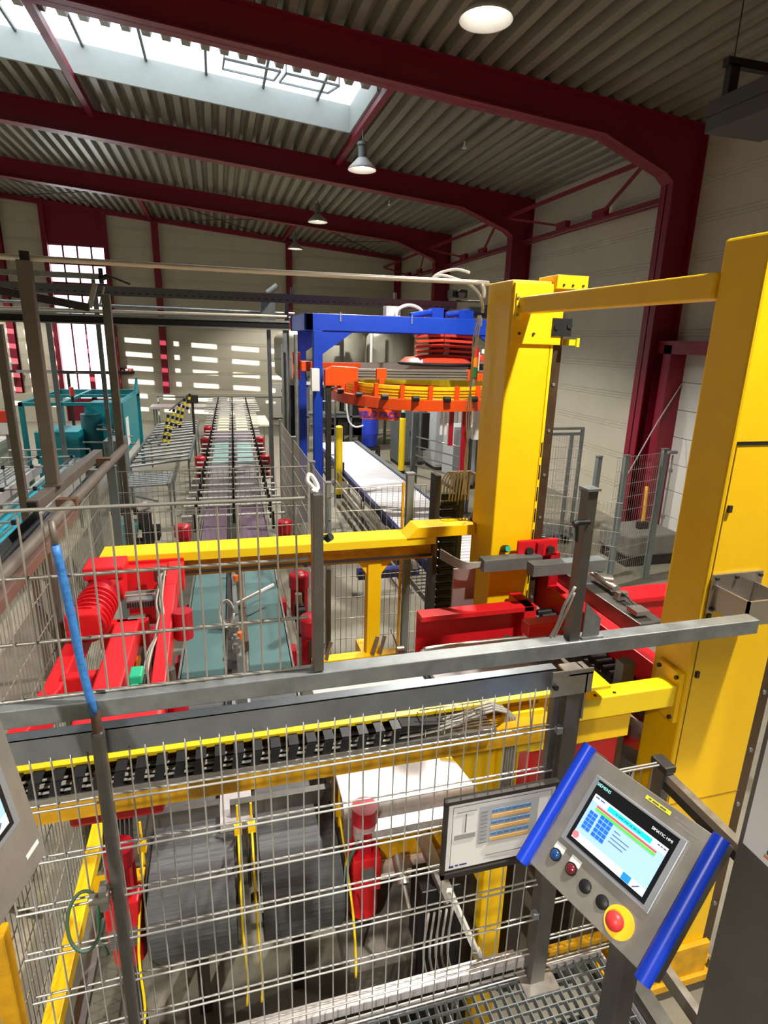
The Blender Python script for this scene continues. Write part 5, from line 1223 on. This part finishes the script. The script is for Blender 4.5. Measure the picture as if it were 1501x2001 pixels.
tag(MB().box(3.6, 5.2, 5.5, 5.62, .62, .66).box(3.7, 3.76, 5.5, 5.6, 0, .62).box(5.0, 5.06, 5.5, 5.6, 0, .62).build('floor_rail', GALD), 'low grey rail behind the red lift fork', 'rail')
t = thing('roller_unit', 'short brushed metal roller unit behind the square upright', 'roller', (3.9, 5.6, .9))
MB().cyl((3.35, 4.9, 1.25), (3.75, 4.75, 1.22), .06, n=16).box(3.3, 3.8, 4.8, 5.0, 1.12, 1.18).cyl((3.2, 4.95, 1.28), (3.34, 4.9, 1.26), .025).build('roller', STL, t); MB().box(3.5, 3.56, 4.85, 4.9, 0, 1.12).build('stand', GALD, t)

# ------------------------------------------------------------------ hanging cable duct at top right
t = thing('roof_duct', 'dark duct on brackets hanging under the roof at top right', 'duct', (4.6, 5, 5.4))
MB().box(4.62, 5.3, 3.6, 5.45, 5.48, 5.62).build('duct', mat('dark_duct', (70, 68, 68), .6, .1), t, bevel=.01)
MB().box(4.62, 4.66, 3.6, 5.45, 5.62, 5.75).box(5.26, 5.3, 3.6, 5.45, 5.62, 5.75).build('side_lip', mat('dark_duct', (70, 68, 68), .6, .1), t)
MB().box(4.60, 5.3, 5.25, 5.32, 5.98, 6.05).box(4.64, 4.74, 5.25, 5.32, 5.62, 6.0).build('bracket', BLK, t)
MB().cyl((4.68, 5.28, 6.0), (4.68, 5.28, zroof(4.68)), .006, n=6).cyl((5.2, 5.28, 6.0), (5.2, 5.28, zroof(5.2)), .006, n=6).build('suspension_rod', DARK, t)

# ------------------------------------------------------------------ far wall items
t = thing('exit_sign', 'small red sign plate on the far wall right of the tall window', 'sign', (-3.65, 26.9, 1.9))
MB().box(-3.87, -3.42, 26.90, 26.94, 1.86, 2.12).build('plate', mat('sign_dark_red', (120, 30, 36), .5), t)
MB().box(-3.82, -3.74, 26.89, 26.90, 1.92, 2.06).box(-3.68, -3.58, 26.89, 26.90, 1.90, 2.08).box(-3.54, -3.46, 26.89, 26.90, 1.92, 2.04).build('pictogram', WHT, t)
t = thing('wall_dispenser', 'pale wall panel with round dark symbol at the far end', 'panel', (2.6, 26.6, 0))
MB().box(2.25, 2.95, 26.5, 26.69, .1, 1.6).build('panel', mat('pale_panel', (206, 206, 196), .5), t, bevel=.01)
MB().cyl((2.75, 26.48, 1.28), (2.75, 26.5, 1.28), .12, n=20).build('round_symbol', NAVY, t)
MB().box(2.62, 2.88, 26.46, 26.5, .3, .95).build('grey_box', GALD, t)
tag(MB().box(-2.4, 3.4, 25.6, 25.65, 1.05, 1.10).box(-2.4, -2.35, 25.6, 25.65, 0, 1.1).box(0.4, .45, 25.6, 25.65, 0, 1.1).box(3.35, 3.4, 25.6, 25.65, 0, 1.1).build('railing', GALD), 'low dark railing in front of the far wall', 'railing')

# ================================================================== LEFT SIDE: TEAL MACHINE, CYAN CONVEYOR
t = thing('teal_machine', 'teal framed packing machine in front of the tall window', 'machine', (-3.0, 15, 0))
mb = MB()
for x in (-3.94, -2.10):
    mb.box(x, x+.09, 13.6, 13.69, 0.1, 2.1); mb.box(x, x+.09, 16.8, 16.89, 0.1, 2.1); mb.box(x, x+.09, 13.6, 16.89, 2.02, 2.1)
mb.box(-3.94, -2.01, 13.6, 13.67, 2.03, 2.1).box(-3.94, -2.01, 16.8, 16.89, 1.95, 2.1).box(-3.94, -2.01, 15.4, 15.48, 2.03, 2.1).box(-3.2, -3.12, 13.6, 16.85, 2.03, 2.1)
mb.build('frame', TEAL, t, bevel=.006)
MB().box(-2.03, -1.97, 13.6, 15.9, 1.0, 2.09).prism([(-2.0, 15.6, 2.1), (-2.0, 16.3, 2.1), (-2.0, 16.2, 2.45)], (.05, 0, 0)).build('side_panel', TEAL, t, bevel=.006)
MB().box(-1.968, -1.96, 13.75, 14.15, 1.15, 1.75).build('notice', PAPER, t)
MB().box(-3.8, -2.95, 13.9, 14.9, .2, 1.45).box(-3.0, -2.4, 15.0, 16.2, .3, 1.9).build('drive_box', TEAL, t, bevel=.01)
MB().cyl((-2.8, 14.6, .6), (-2.8, 14.6, 1.75), .22, n=20).cyl((-2.4, 15.5, 1.1), (-2.4, 15.5, 1.6), .12, n=16).build('cylinder_unit', mat('dark_teal', (18, 74, 80), .4), t)
mb = MB()
for k in range(18):
    x = -2.9+random.uniform(0, .8); y = 13.8+random.uniform(0, 1.2); z = .9+random.uniform(0, .6)
    mb.cyl((x, y, z), (x+random.uniform(.05, .4), y+random.uniform(-.2, .2), z+random.uniform(-.1, .1)), .02, n=8)
mb.build('mechanism', STL, t)
MB().cyl((-2.95, 13.75, 2.1), (-2.95, 13.75, 2.22), .03, n=10).build('beacon_base', BLK, t); MB().cyl((-2.95, 13.75, 2.22), (-2.95, 13.75, 2.40), .045, n=12).build('beacon', mat('beacon_red', (226, 60, 44), .35), t)
t = thing('stop_box', 'small red stop button box at the left edge of the teal machine', 'switch', (-4.1, 13.3, 0))
MB().box(-4.14, -4.06, 13.3, 13.36, 0, 1.8).build('pole', GALD, t); MB().box(-4.22, -4.0, 13.2, 13.3, 1.75, 1.98).build('upper_box', mat('beacon_red', (226, 60, 44), .35), t, bevel=.01); MB().box(-4.2, -4.0, 13.2, 13.3, 1.52, 1.75).build('label_plate', PAPER, t); MB().box(-4.06, -3.9, 13.2, 13.35, 1.10, 1.40).build('lower_box', MOTR, t, bevel=.02)
# cyan conveyor
t = thing('side_conveyor', 'cyan belt conveyor running away along the left side', 'conveyor', (-3.0, 9.5, 0))
MB().box(-3.12, -2.62, 6.0, 12.2, .88, .90).build('belt', CYB, t)
MB().box(-2.61, -2.57, 6.0, 14.0, .80, .96).box(-3.17, -3.13, 6.0, 12.6, .80, .96).build('side_rail', SHEET, t)
MB().box(-2.72, -2.62, 8.8, 13.6, .905, .93).build('turquoise_strip', CYL, t)
MB().box(-3.10, -2.62, 12.2, 14.2, .86, .89).build('grey_belt', BELTM, t)
for y in (6.4, 9.0, 11.6):
    for x in (-3.15, -2.61): MB().box(x, x+.05, y, y+.05, 0, .8).build('leg', GALD, t)
mb = MB()
for y, x0, x1 in ((8.0, -3.7, -2.5), (8.9, -3.7, -2.55), (9.8, -3.7, -2.72), (11.5, -4.0, -2.50), (12.4, -4.0, -2.75), (13.2, -4.1, -2.62)):
    mb.cyl((x0, y, 1.2), (x1, y, 1.2), .016, n=8); mb.cyl((x1, y, 1.2), (x1, y, .85), .014, n=8); mb.cyl((x0+.3, y, 1.2), (x0+.3, y, .85), .014, n=8)
mb.build('guide_bridge', STL, t)
mb = MB()
for y, x0, x1 in ((8.0, -3.7, -2.5), (8.9, -3.7, -2.55), (9.8, -3.7, -2.72), (11.5, -4.0, -2.50), (12.4, -4.0, -2.75)):
    for x in (x0+.3, (x0+x1)/2, x1-.05): mb.box(x-.025, x+.025, y-.025, y+.025, 1.17, 1.23)
mb.build('bridge_clamp', BLK, t)
mb = MB()
for x in (-3.0, -2.85, -2.72): mb.cyl((x, 6.2, 1.02), (x, 13.2, 1.02), .012, n=8)
mb.build('long_guide', STL, t)
t = thing('side_conveyor', 'second grey conveyor left of the cyan belt', 'conveyor', (-3.9, 10, 0))
MB().box(-4.3, -3.55, 7.5, 13.0, .84, .88).build('belt', BELTM, t); MB().box(-4.34, -4.30, 7.5, 13.0, .78, .95).box(-3.54, -3.5, 7.5, 13.0, .78, .95).build('side_rail', SHEET, t)
for y in (8.0, 10.2, 12.5): MB().box(-4.2, -4.15, y, y+.05, 0, .8).build('leg', GALD, t); MB().box(-3.6, -3.55, y, y+.05, 0, .8).build('leg', GALD, t)
mb = MB()
for x in (-4.1, -3.95, -3.8, -3.65): mb.cyl((x, 7.5, 1.05), (x, 13.0, 1.05), .014, n=8)
mb.build('long_guide', STL, t)
for i, (x, y, lb) in enumerate(((-5.4, 14.5, 'beige machine block at the left edge behind the stop box'), (-6.4, 18.5, 'farther beige machine block under the left wall patches'))):
    t = thing('side_machine', lb, 'machine', (x, y, 0), 0, 'beige machines at far left')
    MB().box(x-.9, x+.7, y-.8, y+.8, .2, 1.1).build('housing', mat('beige_housing', (180, 174, 150), .5), t, bevel=.02)
    MB().box(x-.95, x+.75, y-.85, y+.85, 1.1, 1.16).build('top', SHEET, t); MB().box(x-.8, x+.6, y-.7, y+.7, 0, .2).build('base', DARK, t)
    MB().cyl((x-.6, y-.6, 1.4), (x+.6, y-.6, 1.4), .06, n=12).cyl((x-.5, y-.6, 1.16), (x-.5, y-.6, 1.4), .03, n=8).cyl((x+.5, y-.6, 1.16), (x+.5, y-.6, 1.4), .03, n=8).build('roller', STL, t)
tag(MB().box(-9, -2.6, 21.0, 21.06, 2.25, 2.33).box(-8, -7.92, 21, 21.06, 0, 2.25).box(-4.6, -4.52, 21, 21.06, 0, 2.25).build('black_rail', BLR), 'thin black rail crossing before the window at left', 'rail')
t = thing('signal_paddle', 'mint green tipped white arm on the wine red gable post', 'arm', (-7.9, 26, 2.3))
MB().bar((-7.5, 26.6, 2.28), (-8.5, 25.2, 2.32), .1, .06).build('arm', WHT, t); MB().box(-8.75, -8.4, 25.0, 25.2, 2.18, 2.55).build('tip', mat('mint_tip', (170, 214, 196), .5), t)
# motor and rollers on the far side of the left fence
t = thing('roller_drive', 'dark drive motor with pale drum beyond the left fence', 'motor', (-1.15, 8.2, 0))
MB().cyl((-1.55, 9.6, .86), (-1.30, 9.6, .86), .09, n=18).cyl((-1.2, 9.4, .60), (-1.2, 9.4, .85), .10, n=18).build('motor', DARK, t)
MB().cyl((-1.28, 9.4, .92), (-1.12, 9.4, .98), .07, n=16).build('drum', SHEET, t)
MB().prism([(-1.6, 9.3, .7), (-1.3, 9.3, .7), (-1.42, 9.3, .1), (-1.6, 9.3, .1)], (0, .3, 0)).build('teal_guard', mat('pale_teal', (84, 140, 140), .5), t)
MB().box(-1.25, -1.0, 9.3, 9.6, .42, .60).build('gearbox', BLK, t); MB().box(-1.35, -1.1, 9.3, 9.5, 0, .42).build('stand', DARK, t)
t = thing('rod_bundle', 'curved grey roller table with thin legs between teal machine and belts', 'roller table', (-1.5, 15, 0))
mb = MB()
for k in range(14):
    a = k/13; mb.cyl((-1.9+.1*a, 13.2+.42*k, .80+.01*k), (-0.75+.05*a, 13.9+.42*k, .80+.01*k), .03, n=8)
mb.build('roller', GALV, t)
MB().bar((-1.95, 13.0, .80), (-1.8, 19.0, .9), .05, .08).bar((-.72, 13.7, .80), (-.66, 19.6, .9), .05, .08).build('side_rail', GALD, t)
for x, y in ((-1.9, 13.4), (-.74, 13.9), (-.7, 16.5), (-1.85, 17), (-.68, 19)): MB().cyl((x, y, 0), (x, y, .8), .02, n=8).build('leg', GALD, t)
t = thing('roller_table', 'nearer small roller table beyond the left fence', 'roller table', (-1.3, 11.5, 0))
mb = MB()
for k in range(7): mb.cyl((-1.75, 11.3+.16*k, .82), (-1.0, 11.4+.16*k, .82), .025, n=8)
mb.build('roller', GALV, t); MB().box(-1.8, -1.75, 11.2, 12.5, .78, .86).box(-1.0, -.95, 11.3, 12.5, .78, .86).bar((-1.7, 11.2, .7), (-1.2, 11.4, .5), .03, .03).build('side_rail', GALD, t)
for x, y in ((-1.77, 11.3), (-.98, 11.4), (-1.77, 12.4), (-.98, 12.4)): MB().cyl((x, y, 0), (x, y, .8), .02, n=8).build('leg', GALD, t)
t = thing('grey_cabinet', 'light grey box cabinet beside the teal side panel', 'cabinet', (-1.85, 12.6, 0))
MB().box(-2.2, -1.85, 12.3, 13.0, .1, 1.5).build('body', GALD, t, bevel=.01); MB().box(-2.2, -1.85, 12.32, 12.98, 0, .1).build('plinth', DARK, t); MB().box(-2.15, -1.90, 12.29, 12.3, .2, 1.4).build('door', GALD, t)
# yellow and black chains
mbk = thing('hazard_chain', 'yellow and black chains hanging from a stand between the machines', 'chain', (-.85, 17.0, .9))
mby = MB(); mbb = MB()
for c in range(5):
    x0 = -1.22+.12*c; y0 = 15.4+.3*c; n = (8, 12, 7, 9, 5)[c]
    for k in range(n):
        p = (x0-.02*k, y0, 1.62+.10*c-.085*k); q = (x0-.02*k-.015, y0, 1.55+.10*c-.085*k)
        (mby if k % 2 else mbb).cyl(p, q, .035, n=8)
mby.build('yellow_link', YEL2, mbk); mbb.build('black_link', BLK, mbk)
MB().cyl((-1.2, 15.6, 1.70), (-.78, 16.7, 1.98), .02, n=8).cyl((-.70, 16.9, 0), (-.70, 16.9, 1.95), .035, n=10).box(-.85, -.55, 16.8, 17.0, 1.75, 1.95).build('stand', DARK, mbk)
# second far table near the wall
t = thing('pale_bench', 'long pale bench behind the chains near the far wall', 'bench', (-1.6, 22, 0))
MB().box(-2.3, .2, 21.6, 22.6, 1.05, 1.12).build('top', SHEET, t)
for x in (-2.2, .1):
    for y in (21.7, 22.5): MB().box(x, x+.05, y, y+.05, 0, 1.05).build('leg', GALD, t)

# ================================================================== OPERATOR PANELS (the nearest things)
def hmi_axes(yaw, tilt):
    X = Vector((cos(yaw), sin(yaw), 0)); n0 = Vector((sin(yaw), -cos(yaw), 0))
    U = Vector((0, 0, 1))*cos(tilt)-n0*sin(tilt); return X, U, X.cross(U)
def panel_box(mb, c, X, U, N, x0, x1, u0, u1, n0, n1):
    cc = c+X*(x0+x1)/2+U*(u0+u1)/2+N*(n0+n1)/2
    return mb.obox(cc, X, U, N, abs(x1-x0)/2, abs(u1-u0)/2, abs(n1-n0)/2)
def hmi(name, label, c, yaw, tilt, k=1.0):
    c = Vector(c); X, U, N = [q*k for q in hmi_axes(yaw, tilt)]
    t = thing(name, label, 'control panel', (c.x, c.y, 1.1))
    B = lambda *a: panel_box(MB(), c, X, U, N, *a)
    B(-.215, .215, -.25, .175, -.10, -.012).build('housing', STL, t, bevel=.004)
    B(-.218, .218, -.255, .178, -.012, -.004).build('front_plate', mat('plate_stainless', (168, 162, 154), .36, .6, noise=.12, scale=10), t, bevel=.002)
    B(-.165, .165, -.1205, .1205, -.004, .008).build('display_bezel', mat('bezel_grey', (150, 154, 160), .4, .3), t, bevel=.003)
    B(-.145, .145, -.105, .112, .008, .0095).build('display_glass', mat('display_black', (20, 22, 26), .25), t)
    W = lambda n, x0, x1, u0, u1, rgb, e, d=0: panel_box(MB(), c, X, U, N, x0, x1, u0, u1, .0095+d, .0103+d).build(n, mat('screen_%02x%02x%02x' % rgb, rgb, .5, emit=e), t)
    W('screen', -.132, .132, -.092, .068, (150, 186, 240), .34)
    W('screen_header', -.132, .132, .044, .068, (205, 222, 236), .4, .0006)
    W('title_bar', -.075, .082, .046, .062, (0, 214, 222), .42, .0012)
    W('alarm_bar', -.108, .108, .034, .040, (226, 70, 60), .45, .0012)
    W('status_bar', -.108, .108, .024, .032, (84, 200, 60), .4, .0012)
    W('footer', -.132, .132, -.092, -.068, (190, 212, 232), .36, .0006)
    W('active_key', .056, .084, -.091, -.069, (20, 118, 240), .5, .0012)
    mb = MB()
    for r in range(5):
        for k in range(2): panel_box(mb, c, X, U, N, -.120+.0155*k, -.106+.0155*k, .004-.013*r, .015-.013*r, .0095, .0113)
        for k in range(3): panel_box(mb, c, X, U, N, -.082+.0155*k, -.068+.0155*k, .012-.015*r, .024-.015*r, .0095, .0113)
    mb.build('touch_buttons', mat('screen_blue', (20, 96, 220), .5, emit=.4), t)
    mb = MB()
    for r, L in enumerate((.022, .06, .058, .052)): panel_box(mb, c, X, U, N, -.025, -.025+L, .008-.012*r, .010-.012*r, .0103, .0112)
    mb.build('screen_text', mat('screen_ink', (70, 90, 130), .5), t)
    MB().cyl(c+X*-.122+U*-.078+N*.009, c+X*-.122+U*-.078+N*.0118, .0105, n=20).build('stop_icon', mat('screen_redicon', (240, 96, 104), .5, emit=.7), t)
    mb = MB(); mb.bar(c+X*.095+U*-.088+N*.0115, c+X*.112+U*-.073+N*.0115, .003, .001); mb.build('tool_icon', mat('screen_ink', (70, 90, 130), .5), t)
    text('maker_text', 'SIEMENS', .013, c+X*-.118+U*.098+N*.0096, X, U, mat('glow_cyan_print', (150, 226, 226), .5, emit=.3), t)  # printed lettering given a faint glow of its own
    text('model_text', 'SIMATIC HMI', .011, c+X*.098+U*.09+N*.0096, X, U, mat('glow_white_print', (230, 232, 236), .5, emit=.2), t)  # also glows slightly, brightness put into the lettering material
    print_lines('title_text', c+N*.0112, X, U, N, [(-.045, .045, .0535), (-.126, -.09, .06), (.1, .128, .06)], .004, mat('screen_ink', (70, 90, 130), .5), t)
    return t, c, X, U, N
t, c, X, U, N = hmi('operator_terminal', 'tilted operator panel with lit touch screen and blue side grips', (1.067, 1.15, 2.12), -1.27, .69, .92)
for s in (-1, 1):
    MB().cyl(c+X*.232*s+U*-.268+N*.008, c+X*.232*s+U*.188+N*.008, .022, n=24).build('side_grip', HBLU, t)
    panel_box(MB(), c, X, U, N, .205*s, .24*s, -.262, .182, -.10, -.004).build('side_profile', STD, t, bevel=.004)
panel_box(MB(), c, X, U, N, -.0, .085, .150, .162, -.004, -.003).build('yellow_label', mat('label_yellow', (240, 232, 40), .5), t)
print_lines('label_text', c+N*-.0027, X, U, N, [(.01, .075, .156)], .005, mat('print_dark', (96, 98, 100), .6), t)
print_lines('etched_text', c+N*-.0037, X, U, N, [(.10, .165, .155), (.11, .19, .143)], .007, mat('etched_grey', (132, 126, 120), .5), t)
for x, m, lab in ((-.150, mat('blue_lens', (24, 70, 130), .2, coat=1), 1), (-.085, mat('dark_red_lens', (110, 22, 36), .2, coat=1), 1)):
    p = c+X*x+U*-.175+N*-.004
    b = MB().cyl(p, p+N*.006, .0185, n=28).build('button_collar', BLK, t)
    MB().lathe(p+N*.006, [(.0145, 0), (.0145, .004), (.010, .008), (.001, .009)], 24, axis=N).build('button_lens', m, b)
    panel_box(MB(), c, X, U, N, x-.019, x+.019, -.160, -.136, -.004, -.002).build('button_label', WHT, t)
for x in (-.022, .042):
    p = c+X*x+U*-.185+N*-.004
    MB().cyl(p, p+N*.005, .019, n=28).lathe(p+N*.005, [(.017, 0), (.012, .003), (.001, .004)], 24, axis=N).build('blanking_plug', BLK, t)
p = c+X*.108+U*-.195+N*-.004
MB().cyl(p, p+N*.004, .042, n=40).build('stop_ring', mat('stop_yellow', (246, 206, 40), .5), t)
MB().cyl(p+N*.004, p+N*.022, .014, n=24).lathe(p+N*.022, [(.014, 0), (.0235, .004), (.025, .014), (.020, .024), (.010, .029), (.001, .030)], 32, axis=N).build('stop_mushroom', mat('stop_red', (226, 56, 56), .4), t)
MB().box(1.127, 1.196, 1.118, 1.19, 1.10, 1.88).build('pedestal', STD, t, bevel=.004)
MB().box(1.07, 1.25, 1.06, 1.25, 1.10, 1.112).build('base_plate', STD, t)
MB().obox(Vector((1.141, 1.155, 1.936)), (1, 0, 0), (0, 1, 0), (0, 0, 1), .045, .045, .065).build('swivel', DARK, t)
# left operator panel, only its far corner is in view
yaw2 = 1.33; X2, U2, N2 = hmi_axes(yaw2, .14)
corner = Vector((-.415, 1.2, 3.5-.924*1.2)); c2 = corner-X2*.218+U2*.255
t2, _, _, _, _ = hmi('operator_terminal', 'second operator panel cut off by the left edge of the photo', c2, yaw2, .14)
panel_box(MB(), c2, X2, U2, N2, .16, .205, -.215, -.205, -.004, -.003).build('white_tag', WHT, t2)
MB().box(c2.x-.14, c2.x-.06, c2.y-.04, c2.y+.04, 1.10, c2.z-.2).build('pedestal', STD, t2)
MB().box(c2.x-.2, c2.x, c2.y-.1, c2.y+.1, 1.10, 1.11).build('base_plate', STD, t2)
# dark cabinet at right edge with notice
t = thing('side_cabinet', 'dark grey cabinet filling the lower right corner with a pinned notice', 'cabinet', (1.5, .5, 1.1))
MB().box(1.255, 1.262, 0.15, .95, 1.11, 3.1).build('door', mat('dark_cabinet_steel', (100, 94, 86), .5, .3, noise=.15, scale=5), t, bevel=.001)
MB().box(1.262, 1.7, 0.15, .945, 1.11, 3.1).build('body', mat('dark_cabinet_steel', (100, 94, 86), .5, .3, noise=.15, scale=5), t)
MB().box(1.251, 1.255, .55, .935, 2.275, 2.60).build('notice', PAPER, t)
mb = MB()
for k in range(3): mb.box(1.2495, 1.251, .84, .87, 2.305+.018*k, 2.315+.018*k)
mb.build('notice_mark', mat('print_teal', (30, 90, 110), .6), t)
MB().box(1.2495, 1.251, .84, .875, 2.292, 2.300).build('orange_mark', mat('print_orange2', (230, 140, 90), .6), t)
print_lines('notice_text', (1.2505, 0, 0), Vector((0, 1, 0)), Vector((0, 0, 1)), Vector((-1, 0, 0)), [(.62, .83, 2.36), (.62, .80, 2.42)], .012, mat('print_dark', (96, 98, 100), .6), t)
